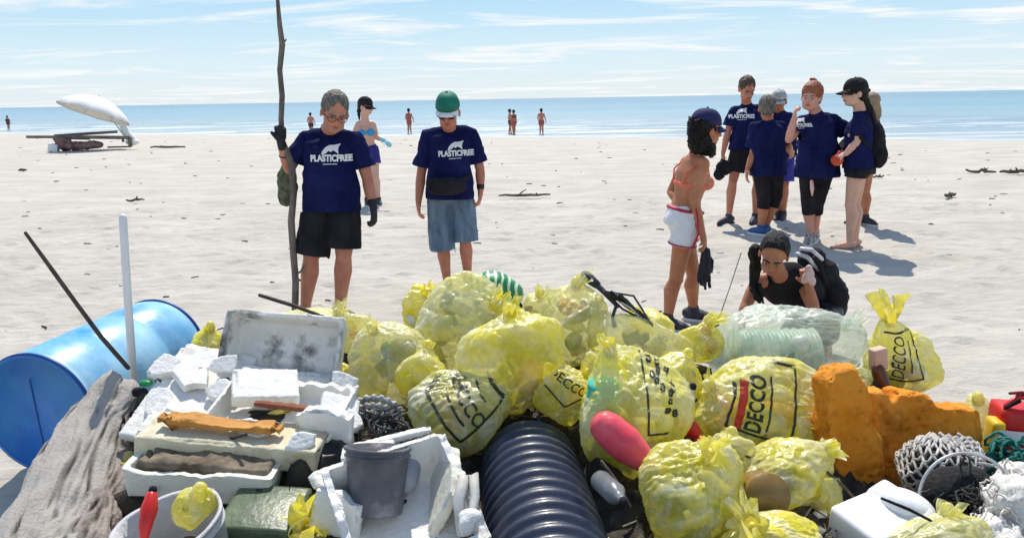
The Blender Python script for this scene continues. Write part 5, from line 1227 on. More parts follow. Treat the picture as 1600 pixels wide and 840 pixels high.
# ---- blue drum
BLUE = mat('blue_drum_plastic', (.03, .27, .60), (.05, .37, .70), 3, .36, .5, bump=.15, bscale=20, c3=(.42, .70, .86), s3=2.4, t3=(.30, .60))
BLUED = mat('dark_blue_rim', (.008, .05, .22), (.012, .08, .30), 6, .4)
def drum():
    n_ = P(62, 641, 3.42); f_ = P(243, 538, 4.28); n_[2] = .295; f_[2] = .315
    ax = nrm(f_ - n_); L = .92; a, b, _ = frame_of(ax, (0, 0, 1)); R = .285; th = np.linspace(0, 2 * np.pi, 80, endpoint=False)
    def ring(x, r): return n_ + ax * x + np.outer(np.cos(th) * r, a) + np.outer(np.sin(th) * r, b)
    pr = [(.0, R * .93), (.004, R * .955), (.012, R * .965), (.02, R * .955), (.035, R * .97), (.07, R * .995), (.20, R), (.28, R), (.30, R * .972), (.33, R * .972), (.35, R), (.57, R), (.59, R * .972), (.62, R * .972), (.64, R), (.80, R), (.86, R * .99), (.895, R * .965), (L - .004, R * .95), (L, R * .93)]
    V, F = ringloft([ring(x, r) for x, r in pr])
    dent = vn(V, 4, 3, 2) * .006; V = V + (V - (n_ + ax * .45)) / .4 * dent[:, None] * .5
    root = thing('plastic_drum', 'big blue plastic drum lying on its side on the sand at the left edge', 'drum', (n_ + f_) / 2 - A_(0, 0, R))
    body = part('drum_body', (V, F), BLUE, root)
    lidr = [(-.012, R * .99), (-.020, R * .985), (-.022, R * .955), (-.016, R * .945), (-.002, R * .93), (.0, R * .90), (-.004, R * .86), (-.004, R * .5), (-.006, R * .2), (-.006, .01)]
    V, F = ringloft([ring(x, r) for x, r in lidr]); cut = V - n_; side = cut @ a; rr_ = np.linalg.norm(cut - np.outer(cut @ ax, ax), axis=1)
    V = V + np.outer(.012 * np.exp(-(side / .012) ** 2) * (rr_ < R * .88), ax)
    part('drum_end', (V, F), mat('blue_drum_end', (.014, .15, .52), (.03, .23, .62), 4, .4, .5, bump=.25, bscale=14, c3=(.03, .26, .50), s3=3, t3=(.5, .8)), root)
    part('seam', box(n_ - ax * .008 + A_(-.005, 0, .0), (.008, .012, R * 1.15), np.stack([a, ax, b], 1) @ rot(0, 3, 0), .002), BLUED, root)
    part('rim', tube([n_ - ax * .010 + (math.cos(t) * a + math.sin(t) * b) * R * .985 for t in np.linspace(0, 2 * np.pi, 60)], .010, 8, rounded=False), BLUED, root)
    part('rim', tube([n_ + ax * (L - .01) + (math.cos(t) * a + math.sin(t) * b) * R * .96 for t in np.linspace(0, 2 * np.pi, 60)], .010, 8, rounded=False), BLUED, root)
    pts = [n_ + ax * x + (a * math.cos(2.0 + w) + b * math.sin(2.0 + w)) * (R + .001) for x, w in [(.05, 0), (.25, .02), (.45, -.03), (.6, .0), (.72, .10), (.8, .03), (.9, .0)]]
    return root
drum()

# ---- white pipe, dark stick, thin rods
solo('white_plastic_pipe', tube([P(212, 640, 3.25), P(200, 470, 3.25), P(192, 340, 3.25)], [.0165, .0165, .0165], 14), mat('pvc_white', (.72, .72, .74), (.8, .8, .8), 8, .35), 'thin white plastic pipe standing upright in front of the blue drum', 'pipe')
solo('dark_stick', tube([P(40, 364, 3.1), P(82, 422, 3.12), P(118, 472, 3.14), P(158, 526, 3.16), P(200, 574, 3.2)], [.007, .009, .009, .010, .010], 8), mat('dark_cane', (.04, .032, .03), (.09, .07, .06), 20, .7), 'thin dark cane leaning to the left across the blue drum', 'stick')
solo('dark_stick', tube([P(406, 461, 4.0), P(455, 476, 3.95), P(512, 497, 3.9)], [.010, .011, .009], 8), MATS['dark_cane'], 'short dark stick poking up behind the foam boxes at the feet of the stick man', 'stick')
solo('thin_rod', tube([P(1158, 395, 3.7), P(1140, 450, 3.68), P(1112, 530, 3.6)], [.0022, .0022, .003], 6), mat('rod_grey', (.10, .10, .10)), 'thin straight rod standing between the tanned woman and the crouching woman', 'rod')

# ---- driftwood log
def grain_mat(name, dark, light):
    m = mat(name, dark, None, rough=.9, spec=.2, bump=.8, bscale=70); t = m.node_tree; a = t.nodes.new('ShaderNodeAttribute'); a.attribute_name = 'grain'
    r = t.nodes.new('ShaderNodeValToRGB'); r.color_ramp.elements[0].color = tuple(dark) + (1,); r.color_ramp.elements[1].color = tuple(light) + (1,); r.color_ramp.elements[0].position = .08; r.color_ramp.elements[1].position = .62
    t.links.new(a.outputs['Fac'], r.inputs[0]); t.links.new(r.outputs[0], t.nodes['Principled BSDF'].inputs['Base Color']); return m
LOGM = grain_mat('log_bark', (.07, .06, .05), (.40, .375, .34))
def log(pts, rad, seed, n=48):
    m = 240; n = n * 3; base = np.array(pts); t = np.linspace(0, 1, m); tb = np.linspace(0, 1, len(pts)); q = np.stack([np.interp(t, tb, base[:, k]) for k in range(3)], 1); r = np.interp(t, tb, rad)
    for _ in range(150): q[1:-1] = .5 * q[1:-1] + .25 * (q[2:] + q[:-2])
    V, F = tube(list(q), list(r), n, rounded=True)
    ax = nrm(base[-1] - base[0]); al = V @ ax; Q = V - np.outer(al, ax) * .93
    nn = np.repeat(1, len(V)); c = np.repeat(np.vstack([q[:1], q[:1], q, q[-1:], q[-1:]]), n, axis=0); out = V - c; out /= np.maximum(np.linalg.norm(out, axis=1, keepdims=True), 1e-6)
    return V + out * (.034 * vn(Q, 9, seed, 2) + .020 * (1 - 2 * np.abs(vn(Q, 22, seed + 1, 2))) + .012 * (1 - 2 * np.abs(vn(Q, 55, seed + 4, 2))) + .018 * vn(V, 6, seed + 2, 2))[:, None], F, np.clip(.5 + .55 * (1 - 2.6 * np.abs(vn(Q, 55, seed + 4, 2))) + .7 * vn(Q, 20, seed + 6, 2), 0, 1)
def solo_log(m, mt, label, cat):
    V, F, gr = m; o = solo('driftwood_log', (V, F), mt, label, cat); a = o.data.attributes.new('grain', 'FLOAT', 'POINT'); a.data.foreach_set('value', gr.astype(np.float32)); return o
solo_log(log([P(178, 618, 3.05), P(140, 690, 2.85), P(112, 760, 2.62), P(80, 850, 2.36), P(50, 940, 2.1)], [.085, .105, .118, .130, .14], 5), LOGM, 'thick grey weathered log leaning in front of the blue drum', 'log')
solo_log(log([P(215, 660, 2.95), P(185, 730, 2.78), P(160, 790, 2.55), P(135, 860, 2.3)], [.030, .045, .055, .06], 9, 28), grain_mat('dark_bark', (.02, .014, .012), (.34, .30, .27)), 'dark split branch with peeling bark along the right of the grey log', 'log')
solo_log(log([P(60, 800, 2.75), P(40, 830, 2.6), P(10, 880, 2.45)], [.05, .06, .07], 12, 28), LOGM, 'pale log end in the bottom left corner beside the grey log', 'log')

# ---- white foam boxes
FOAM = mat('white_foam', (.80, .785, .74), (.89, .88, .84), 7, .7, .3, bump=.5, bscale=170, c3=(.46, .39, .27), s3=7, t3=(.56, .74))
FOAMC = mat('cream_foam', (.62, .55, .36), (.72, .68, .52), 7, .7, .3, bump=.5, bscale=150, c3=(.40, .30, .16), s3=6, t3=(.55, .75))
FOAMD = mat('grimy_foam', (.72, .705, .66), (.84, .83, .78), 5, .65, .3, bump=.5, bscale=120, c3=(.10, .095, .085), s3=4.5, t3=(.47, .60))
def broken(m, c, R, dims, seed, amp=.010, chip=.05, vox=.0075, jag=None):
    """a foam piece: remeshed, pitted, corners crumbled; jag = (axis, level, amp) breaks one side off raggedly"""
    V, F = m; V = V @ R.T + c if not isinstance(V, list) else V
    V, F = remesh((V, F), vox, 1); Q = (V - c) @ R; h = np.asarray(dims) / 2
    q = np.abs(Q) / h; s = np.sort(q, axis=1); edge = np.clip((s[:, 1] - .86) / .14, 0, 1) * np.clip((s[:, 2] - .9) / .1, 0, 1)
    n = vn(Q, 9, seed, 2); Q = Q - np.sign(Q) * (edge * np.clip(n + .12, 0, 1) * chip)[:, None] * (q > .8)
    if jag:
        ax, lev, am, ax2 = jag; lim = lev + am * (vn(np.stack([Q[:, ax2] * 7, Q[:, ax2] * 0, 0 * Q[:, 0]], 1), 1, seed + 3, 3) + .22 * vn(np.stack([Q[:, ax2] * 45, Q[:, ax2] * 0, 0 * Q[:, 0]], 1), 1, seed + 4))
        Q[:, ax] = np.minimum(Q[:, ax], lim)
    V = Q @ R.T + c; nn = vnormals(V, F)
    return V + nn * (.0022 * vn(V, 90, seed + 5, 2) + .3 * amp * vn(V, 10, seed + 6, 2))[:, None], F
def tray(L, W, H, t=.024, fl=.024):
    h = A_(L / 2, W / 2)
    def rc(a, b, z): return np.array([(-a, -b, z), (a, -b, z), (a, b, z), (-a, b, z)])
    return ringloft([rc(h[0] * .93, h[1] * .93, -H / 2), rc(h[0], h[1], H / 2), rc(h[0] - t, h[1] - t, H / 2), rc(h[0] * .93 - t, h[1] * .93 - t, -H / 2 + fl)])
def slab(L, W, H): return box((0, 0, 0), (L, W, H))
def foam(name, label, m, px, py, Y, R, dims, seed, mt=FOAM, cat='foam box', group='white foam boxes on the heap', **kw):
    c = P(px, py, Y); return solo(name, broken(m, c, R, dims, seed, **kw), mt, label, cat, group)
def shard(L, W, T, seed):
    g = np.random.default_rng(seed); n = 9; t = np.sort(np.linspace(0, 2 * np.pi, n, endpoint=False) + g.uniform(-.25, .25, n)); r = g.uniform(.62, 1.1, n)
    b_ = np.stack([np.cos(t) * r * L * .55, np.sin(t) * r * W * .55, 0 * t], 1); k = g.uniform(.85, 1.0, n)[:, None]
    return ringloft([b_ - A_(0, 0, T / 2), b_ * k + A_(0, 0, T / 2)])
# big slanting sheet of broken foam on the left of the stack
foam('foam_sheet', 'broad broken sheet of white foam sloping on the left side of the box stack', slab(.32, .50, .035), 300, 618, 2.98, rot(26, 10, -8), (.32, .50, .035), 31, cat='foam sheet', chip=.06, jag=(0, .19, .03, 1))
foam('foam_sheet', 'white foam sheet under the standing box, behind the orange plank', slab(.70, .40, .035), 395, 630, 2.92, rot(20, 6, -4), (.70, .40, .035), 32, cat='foam sheet', chip=.05)
g = np.random.default_rng(77)
for i, (px, py, Y, L_, W_, T_, R_) in enumerate([(262, 572, 3.06, .16, .12, .03, (30, -20, 30)), (300, 588, 2.98, .20, .14, .03, (16, 14, -30)), (252, 628, 2.90, .15, .16, .028, (34, -8, 10)), (300, 642, 2.84, .18, .12, .03, (22, 18, 40)), (345, 612, 2.90, .14, .10, .028, (40, 4, -12)), (240, 665, 2.78, .13, .10, .03, (25, -16, 60)), (352, 568, 3.02, .12, .10, .02, (50, 10, 20)), (535, 600, 2.98, .12, .14, .025, (50, 30, 10)), (548, 655, 2.75, .13, .10, .025, (20, 30, -20)), (228, 702, 2.62, .10, .10, .025, (40, -30, 10)), (395, 668, 2.60, .16, .07, .02, (30, 8, -5)), (470, 690, 2.52, .12, .07, .02, (50, 0, 10)), (505, 750, 2.36, .09, .08, .02, (20, 40, 10))]):
    lb = ['thin foam shard at the top left corner of the stack', 'larger tilted foam shard on the sheet left of the standing box', 'foam shard sloping at the left edge of the stack', 'foam shard just above the left end of the orange strip', 'upright foam shard at the foot of the standing box', 'small foam shard hanging over the left end of the cream slab', 'small foam shard leaning on the left wall of the standing box', 'foam shard against the right side of the standing box', 'foam shard sticking out at the right edge of the stack', 'foam shard above the left corner of the lowest crate', 'narrow foam shard lying just below the orange strip', 'foam shard on the right half of the cream slab', 'foam shard in the dark hollow beside the grey bucket'][i]
    foam('foam_shard', lb, shard(L_, W_, T_, 90 + i), px, py, Y, rot(*R_), (L_, W_, T_), 90 + i, cat='foam shard', chip=.06, vox=.005)
foam('foam_chunk', 'foam chunk at the right edge of the stack below the standing box', slab(.14, .12, .04), 530, 640, 2.80, rot(30, 20, 15), (.14, .12, .04), 98, cat='foam chunk', chip=.08)
# the box standing on its side, mouth toward us
foam('foam_box', 'grimy white foam box standing on its side with its mouth facing the viewer', tray(.50, .36, .13, .020, .018), 442, 560, 3.12, rot(62, 4, -6), (.50, .36, .13), 33, FOAMD, chip=.02)
# broken tray on top
foam('foam_box', 'broken white foam fish box lying open in the middle of the stack', tray(.50, .34, .12, .022, .02), 440, 640, 2.80, rot(16, 7, -8), (.50, .34, .12), 34, FOAM, chip=.05, jag=(2, .03, .05, 0))
foam('foam_chunk', 'ragged white foam chunk lying inside the broken fish box', slab(.24, .16, .05), 415, 605, 2.86, rot(24, 8, 20), (.24, .16, .05), 35, cat='foam chunk', chip=.07)
foam('foam_corner', 'white foam box corner stamped with small marks at the right of the stack', slab(.20, .05, .14), 508, 664, 2.66, rot(4, 4, -6), (.20, .05, .14), 36, cat='foam corner', chip=.05, jag=(2, .045, .05, 0))
foam('foam_slab', 'long cream yellowed foam slab across the stack below the orange plank', slab(.62, .20, .085), 368, 690, 2.60, rot(3, 5, -3), (.62, .20, .085), 37, FOAMC, 'foam slab', chip=.035)
foam('foam_box', 'lowest foam crate of the stack with two notches in its cream white front', tray(.50, .26, .115, .022, .02), 330, 730, 2.52, rot(3, 4, -2), (.50, .26, .115), 38, mat('crate_foam', (.66, .66, .58), (.76, .76, .69), 6, .65, .3, bump=.5, bscale=170), chip=.02, jag=(2, .045, .016, 0))
V, F = slab(.43, .12, .05); c = P(328, 722, 2.49); V, F = broken((V, F), c, rot(8, 5, -3), (.43, .12, .05), 41, amp=.05, chip=.05)
solo('brown_sheet', (folds(V, F, .012, 3, (1, 1, 1), 14), F), mat('muddy_sheet', (.09, .07, .045), (.26, .21, .15), 9, .85, bump=.7), 'crumpled muddy brown sheet lying in the lowest foam crate', 'sheet')
for x in (238, 405):
    solo('box_notch', box(P(x, 768, 2.375), (.022, .012, .020), rot(0, 5, -2), .003), mat('notch_dark', (.03, .03, .025)), 'dark notch in the lower edge of the lowest foam crate, %s one' % ('left' if x < 300 else 'right'), 'notch')
V, F = slab(.42, .06, .028); c = P(345, 660, 2.58)
solo('orange_plank', broken((V, F), c, rot(4, 5.5, -3), (.42, .06, .028), 43, chip=.08, vox=.004, amp=.03, jag=(2, .008, .014, 0)), mat('orange_wood', (.46, .20, .03), (.62, .30, .07), 8, .7, bump=.6, bscale=50, stretch=(.3, 1, 1), c3=(.15, .05, .01), s3=12, t3=(.6, .7)), 'ragged orange wooden strip stuck across the foam stack', 'wood strip')
solo('rust_strip', broken(slab(.20, .03, .018), P(440, 634, 2.70), rot(4, 6, -5), (.20, .03, .018), 44, chip=.03, vox=.005), mat('rusty', (.18, .05, .025), (.28, .10, .05), 12, .8), 'thin rusty brown strip inside the broken fish box', 'strip')
# pieces at the bottom centre
foam('foam_box', 'broken white foam box at the bottom centre, left of the pipe', tray(.40, .42, .20, .022, .022), 632, 800, 2.20, rot(18, -8, 22), (.40, .42, .20), 51, FOAM, chip=.05, jag=(2, .05, .06, 1))
foam('foam_chunk', 'jagged white foam plate at the bottom, right of the green crate', slab(.15, .05, .13), 528, 800, 2.22, rot(-12, 10, -12), (.15, .05, .13), 52, cat='foam chunk', chip=.06, jag=(2, .04, .04, 0))
foam('foam_plate', 'upright cream foam plate leaning between the grey bucket and the pipe', slab(.035, .26, .24), 690, 765, 2.32, rot(18, 24, 12), (.035, .26, .24), 53, FOAMC if False else mat('ivory_foam', (.66, .65, .55), (.76, .75, .66), 6, .65, bump=.4, bscale=150), cat='foam plate', chip=.06, jag=(2, .09, .05, 1))
foam('foam_lath', 'long white foam lath lying across the rim of the grey bucket', slab(.34, .04, .022), 600, 688, 2.62, rot(0, -9, 10), (.34, .04, .022), 54, cat='foam lath', chip=.04)
# curled pale handle by the pipe
solo('curled_tube', tube([P(722, 830, 2.10), P(716, 780, 2.16), P(726, 745, 2.22), P(740, 742, 2.22), P(742, 775, 2.18), P(738, 800, 2.12)], [.016, .018, .018, .017, .015, .013], 12), mat('dirty_white_rubber', (.45, .44, .40), (.6, .6, .57), 12, .6, bump=.3), 'curled dirty white rubber tube beside the corrugated pipe', 'tube')
v = remesh(join(ell(P(735, 806, 2.08), (.035, .025, .022)), ell(P(728, 822, 2.06), (.022, .02, .03))), .006, 1); solo('white_scrap', v, FOAM, 'small white scrap lying against the left side of the pipe near the bottom', 'scrap')
# white canister bottom right
def canister():
    c = P(1372, 838, 2.32); V, F = box((0, 0, 0), (.25, .20, .20)); V, F = remesh((V, F), .009, 24); q = V / A_(.135, .10, .11); V = V + A_(0, 0, 1) * (.03 * (q[:, 0] > .3) * q[:, 0])[:, None]
    R = rot(8, -6, 24); return (V @ R.T + c, F), c, R
cm, cc_, cR = canister()
k_ = thing('white_canister', 'white plastic canister with a dark strap, below the orange foam', 'canister', cc_ - A_(0, 0, .1)); WPL = mat('white_plastic', (.74, .75, .78), (.82, .82, .84), 5, .35, .4)
part('canister_body', cm, WPL, k_)
part('lid_flap', (lambda m: (m[0] @ (cR @ rot(0, 30, 10)).T + P(1418, 790, 2.34), m[1]))(remesh(ell((0, 0, 0), (.085, .09, .05)), .007, 4)), WPL, k_)
part('strap', tube([P(1378, 778, 2.24), P(1420, 795, 2.2), P(1455, 813, 2.2)], [.004, .005, .004], 6), BLACKC, k_)

# ---- orange foam blocks
ORF = mat('orange_foam', (.74, .24, .012), (.84, .34, .04), 4, .75, .25, bump=.7, bscale=110, c3=(.45, .16, .01), s3=9, t3=(.55, .7))
def orange(name, label, dims, px, py, Y, R, seed, chip):
    c = P(px, py, Y); V, F = broken(slab(*dims), c, R, dims, seed, amp=.03, chip=chip, vox=.008); n = vnormals(V, F)
    g = np.random.default_rng(seed); idx = g.choice(len(V), 90)
    for i in idx:
        d = np.linalg.norm(V - V[i], axis=1); r_ = g.uniform(.006, .014); V = V - n * (.011 * np.exp(-(d / r_) ** 2))[:, None]
    return solo(name, (V, F), ORF, label, 'foam block', 'orange foam blocks')
def outline(px_pts, cx, cy, Y, T):
    k = mpp(cx, cy, Y); b = np.array([[(x - cx) * k, 0, (cy - y) * k * 1.06] for x, y in px_pts]); return ringloft([b * A_(.93, 1, .95) - A_(0, T / 2, 0), b - A_(0, T / 2 * .7, 0), b + A_(0, T / 2 * .7, 0), b * A_(.93, 1, .95) + A_(0, T / 2, 0)][::-1])
def orange2(label, pts_, cx, cy, Y, T, R, seed):
    c = P(cx, cy, Y); k = mpp(cx, cy, Y); dims = (np.ptp([p[0] for p in pts_]) * k, T, np.ptp([p[1] for p in pts_]) * k)
    V, F = broken(outline(pts_, cx, cy, Y, T), c, R, dims, seed, amp=.05, chip=.05, vox=.0065); n = vnormals(V, F); g = np.random.default_rng(seed)
    V = V + n * (.010 * vn(V, 16, seed, 2) + .006 * vn(V, 45, seed + 1, 2))[:, None]
    for i in g.choice(len(V), 120):
        d = np.linalg.norm(V - V[i], axis=1); r_ = g.uniform(.004, .012); V = V - n * (.013 * np.exp(-(d / r_) ** 2))[:, None]
    return solo('orange_foam_block', (V, F), ORF, label, 'foam block', 'orange foam blocks')
orange2('upright rounded slab of rough orange foam, in front of the horizontal one', [(1280, 592), (1296, 576), (1326, 572), (1342, 600), (1352, 640), (1368, 690), (1370, 740), (1352, 780), (1318, 784), (1292, 735), (1276, 660)], 1322, 680, 2.84, .13, rot(-8, 0, 10), 61)
orange2('wide orange foam block with a notch in its top and a straight cut right edge', [(1348, 612), (1374, 610), (1384, 630), (1394, 611), (1440, 618), (1455, 632), (1524, 642), (1526, 700), (1450, 712), (1410, 765), (1350, 775)], 1432, 680, 3.02, .13, rot(-12, 0, 2), 62)

# ---- netting and ring basket
def net(cx, cy, Y, w, h, seed, R, label, cols=14, rows=10, m=None, rr_=.0042):
    rx, rz = rsize(cx, cy, w, h, Y); c = P(cx, cy, Y); S = BagShape(c, (rx, (rx + rz) / 2, rz), R, seed, 14, 8, (0, 0, 1), .6)
    core = (S.pts(ICO4[0] * 1.0, -.10), ICO4[1]); root = thing('fishing_net', label, 'net', c - A_(0, 0, rz)); part('net_core', core, mat('dark_weed', (.03, .028, .025), (.12, .10, .08), 20, .9, bump=1), root)
    g = np.random.default_rng(seed); ms = []
    def at(u, v):
        el = -.5 + 1.95 * v + .05 * math.sin(u * 9); az = -math.pi / 2 + (u - .5) * 4.2; D = np.array([[math.cos(el) * math.cos(az), math.cos(el) * math.sin(az), math.sin(el)]]); return S.pts(D / np.linalg.norm(D), .01)[0] + A_(0, 0, .0)
    pt_ = {}
    for i in range(cols + 1):
        for j in range(rows + 1): pt_[i, j] = at((i + .5 * (j % 2) + g.normal(0, .13)) / cols, (j + g.normal(0, .13)) / rows)
    for j in range(rows):
        for i in range(cols):
            a = pt_[i, j]; nb = [(i, j + 1)] + ([(i + 1, j + 1)] if j % 2 else ([(i - 1, j + 1)] if i > 0 else []))
            for q in nb:
                if q in pt_:
                    b = pt_[q]; mid = (a + b) / 2 - A_(0, .004, .006); ms.append(tube([a, mid, b], [rr_ * 1.25, rr_ * .8, rr_ * 1.25], 5, rounded=False))
    part('net_mesh', join(*ms), m, root); return root
ROPE = mat('rope_white', (.34, .325, .30), (.60, .58, .54), 40, .8, bump=.5)
net(1466, 722, 2.72, 152, 88, 71, rot(0, -8, 0), 'bundle of white knotted fishing net in front of the orange foam', 13, 9, ROPE, .0055)
def tangle(c, r, n, seed, rad, m, name, label, cat, pts=22, group=None):
    g = np.random.default_rng(seed); ms = []
    for k in range(n):
        p = c + g.normal(0, .4, 3) * r; v = nrm(g.normal(size=3)); q = []
        for i in range(pts):
            v = nrm(v + g.normal(0, .55, 3) - (p - c) / r * .35); p = p + v * .016; q.append(p.copy())
        ms.append(tube(q, rad, 5, rounded=False))
    return solo(name, join(*ms), m, label, cat, group)
V, F = remesh(join(ell(P(1584, 800, 2.32), (.09, .09, .12)), ell(P(1600, 765, 2.45), (.09, .10, .08)), ell(P(1560, 840, 2.22), (.06, .08, .05))), .009, 1)
V = folds(V, F, .028, 9, (1, 1, 1), 12); V = folds(V, F, .012, 19, (1, 1, 1), 34)
ROPE2 = mat('fibre_white', (.58, .55, .50), (.76, .73, .69), 40, .8, bump=.5)
rk = thing('white_rope_heap', 'frayed white rope and fibre heap spilling from the ringed net at the right edge', 'rope', V.mean(0) - A_(0, 0, .1)); part('rope_mass', (V, F), ROPE2, rk)
c = P(1582, 800, 2.30)
for k in range(3):
    g = np.random.default_rng(80 + k); ms = []
    for q_ in range(26):
        p = V[g.integers(len(V))].copy(); v = nrm(g.normal(size=3)); q = []
        for i in range(14):
            v = nrm(v + g.normal(0, .6, 3) - (p - c) * 2.5); p = p + v * .013; q.append(p.copy())
        ms.append(tube(q, .0032, 4, rounded=False))
    part('rope_strand', join(*ms), ROPE2, rk)
rb = thing('hoop_net', 'black net basket held open by a pale metal hoop, right of the white canister', 'net', P(1535, 800, 2.6))
cc = P(1528, 800, 2.36); th = np.linspace(0, 2 * np.pi, 50); hp = [cc + A_(math.cos(t) * .165, .05 + .10 * math.sin(t) * .6, math.sin(t) * .155) for t in th]
part('hoop', tube(hp, .0055, 7, rounded=False), mat('galvanised', (.45, .46, .47), (.6, .6, .6), 20, .4, metal=.3), rb)
V, F = ell(cc + A_(0, .12, -.02), (.135, .10, .125), None, 30, 20); V = V + ((V - cc) * (.12 * vn(V, 12, 3, 2))[:, None]); part('net_mesh', (V, F), mat('black_net', (.008, .008, .009), (.03, .03, .03), 60, .9, bump=1, bscale=90), rb)
tangle(cc + A_(0, .02, -.01), .11, 40, 35, .0035, mat('black_twine', (.012, .012, .012), (.06, .06, .055), 30, .9), 'black_twine', 'snarl of black twine filling the hoop net', 'twine')
TGR = mat('teal_rope', (.01, .13, .11), (.03, .22, .18), 60, .8, bump=.8, bscale=80)
tangle(P(1578, 722, 2.85), .085, 26, 5, .0065, TGR, 'teal_rope', 'tangle of dark teal rope under the red container', 'rope')
solo('loop_rope', tube([P(x, y, 2.62) for x, y in [(1508, 765), (1505, 735), (1525, 722), (1560, 728), (1600, 735), (1640, 738)]], .0055, 8), ROPE, 'pale rope looping over the hoop net towards the right edge', 'rope')

# ---- red container and yellow jug at the right edge
RED = mat('red_plastic', (.55, .012, .010), (.65, .025, .02), 4, .35, .5)
rt_ = thing('fuel_can', 'red plastic fuel can with a white label at the right edge', 'fuel can', P(1590, 705, 3.15)); cR = rot(0, 3, -10); c = P(1600, 668, 3.15)
V, F = box((0, 0, 0), (.25, .16, .20), None, .03); part('can_body', (V @ cR.T + c, F), RED, rt_)
part('label_plate', (box((0, 0, 0), (.10, .004, .06), None, .001)[0] @ cR.T + P(1580, 684, 3.062), box((0, 0, 0), (.10, .004, .06), None, .001)[1]), WPL, rt_)
part('handle', tube([P(1572, 634, 3.12), P(1590, 620, 3.12), P(1640, 622, 3.12)], [.012, .012, .012], 8), RED, rt_)
part('lever', tube([P(1578, 614, 3.12), P(1596, 613, 3.12), P(1630, 622, 3.12)], [.006, .008, .008], 8), mat('dark_red', (.2, .01, .02)), rt_)
part('spout', tube([P(1570, 638, 3.10), P(1592, 626, 3.08)], [.006, .010], 8), BLACKC, rt_)
V, F = box((0, 0, 0), (.05, .10, .16), None, .018); solo('yellow_jug', (V @ cR.T + P(1552, 682, 3.12), F), mat('yellow_plastic', (.75, .48, .02), (.8, .55, .05), 5, .4), 'narrow yellow plastic jug just left of the red fuel can', 'jug')

# ---- buckets at the left and centre
def bucket(name, label, c, ax, r0, r1, L, m, wall=.006, rimr=.006, dent=.0, seed=0, cat='bucket', handle=None):
    a, b, ax = frame_of(ax, (0, 1, 0)); th = np.linspace(0, 2 * np.pi, 64, endpoint=False); R_ = []
    for x, r in [(0, r0 * .3), (0, r0 * .97), (.01, r0), (.5 * L, (r0 + r1) / 2), (.86 * L, r0 * .14 + r1 * .86), (.865 * L, (r0 * .14 + r1 * .86) + rimr), (.885 * L, (r0 * .14 + r1 * .86) + rimr), (.89 * L, r1 * .99), (L - .008, r1), (L - .008, r1 + rimr), (L, r1 + rimr), (L, r1 - wall), (.5 * L, (r0 + r1) / 2 - wall), (.012, r0 - wall), (.012, r0 * .2)]:
        q = c + ax * x + np.outer(np.cos(th) * r, a) + np.outer(np.sin(th) * r, b); R_.append(q)
    V, F = ringloft(R_)
    if dent: u = ((V - c) @ ax) / L; V = V + (np.outer(vn(V, 5, seed, 2) * dent * u, a) + np.outer(vn(V + 9, 5, seed, 2) * dent * u, b) + np.outer(vn(V + 3, 6, seed, 2) * dent * .8 * u, ax))
    root = thing(name, label, cat, c); part('bucket_body', (V, F), m, root)
    if handle: part('handle', tube([c + ax * (L * .9) + a * (math.cos(t) * (r1 + .012)) + (ax * .25 + b) * math.sin(t) * r1 * 1.05 for t in np.linspace(*handle, 20)], .004, 6), mat('handle_grey', (.2, .2, .2)), root)
    return root, a, b, ax
GB = mat('grey_bucket', (.07, .075, .09), (.13, .135, .155), 6, .4, .5, bump=.25, c3=(.30, .31, .33), s3=6, t3=(.55, .7))
bucket('grey_bucket', 'dark grey plastic bucket with a white smeared rim, centre left of the pipe', P(588, 800, 2.27), A_(.03, .30, 1), .082, .098, .20, GB, dent=.01, seed=4)
v = broken(slab(.17, .07, .03), P(575, 706, 2.44), rot(10, -6, 5), (.17, .07, .03), 46, chip=.05, vox=.006); solo('foam_chunk', v, FOAM, 'torn white foam strip resting on the rim of the grey bucket', 'foam chunk', 'white foam boxes on the heap')
V, F = cap(P(635, 722, 2.42), P(628, 745, 2.36), .05, .055, 24); solo('grey_tub', (V, F), mat('blue_grey_plastic', (.26, .28, .33), (.36, .38, .42), 6, .5), 'blue grey plastic cup leaning against the right of the grey bucket', 'cup')
WB = mat('worn_white_bucket', (.46, .46, .47), (.62, .62, .63), 6, .5, .4, bump=.5, bscale=60, c3=(.25, .24, .23), s3=7, t3=(.58, .72))
bucket('white_bucket', 'worn whitish bucket tilted at the bottom left with a red bottle in it', P(258, 818, 2.14) - nrm(A_(-.16, -.20, 1)) * .26, A_(-.16, -.20, 1), .130, .158, .26, WB, dent=.03, seed=8)
RB = thing('red_bottle', 'slim red plastic bottle with a black cap standing in the white bucket', 'bottle', P(225, 830, 2.22))
part('bottle_body', tube([P(224, 850, 2.10), P(227, 822, 2.12), P(233, 795, 2.15), P(237, 774, 2.18)], [.008, .019, .025, .017], 16), RED, RB); part('bottle_cap', cap(P(238, 769, 2.185), P(239, 764, 2.19), .012, .012), BLACKC, RB)
# green crate / film covered box at the bottom
GRC = mat('green_crate', (.05, .08, .045), (.13, .17, .09), 7, .35, .5, bump=.3, c3=(.2, .27, .14), s3=5, t3=(.5, .7))
V, F = box((0, 0, 0), (.24, .22, .26), None, .015); R = rot(10, 2, -6); V = V @ R.T + P(420, 842, 2.32); solo('green_crate', (V, F), GRC, 'dull green translucent box at the bottom, right of the white bucket', 'crate')
# black bag behind
V, F = remesh(join(ell(P(505, 740, 2.62), (.16, .12, .13)), ell(P(540, 770, 2.5), (.08, .08, .08))), .01, 1); V = folds(V, F, .02, 2, (1, 1, 1), 12)
solo('black_bag', (V, F), mat('black_film', (.008, .007, .006), (.02, .018, .015), 10, .45, .4), 'dark bag in the hollow between the foam stack and the grey bucket', 'bag')
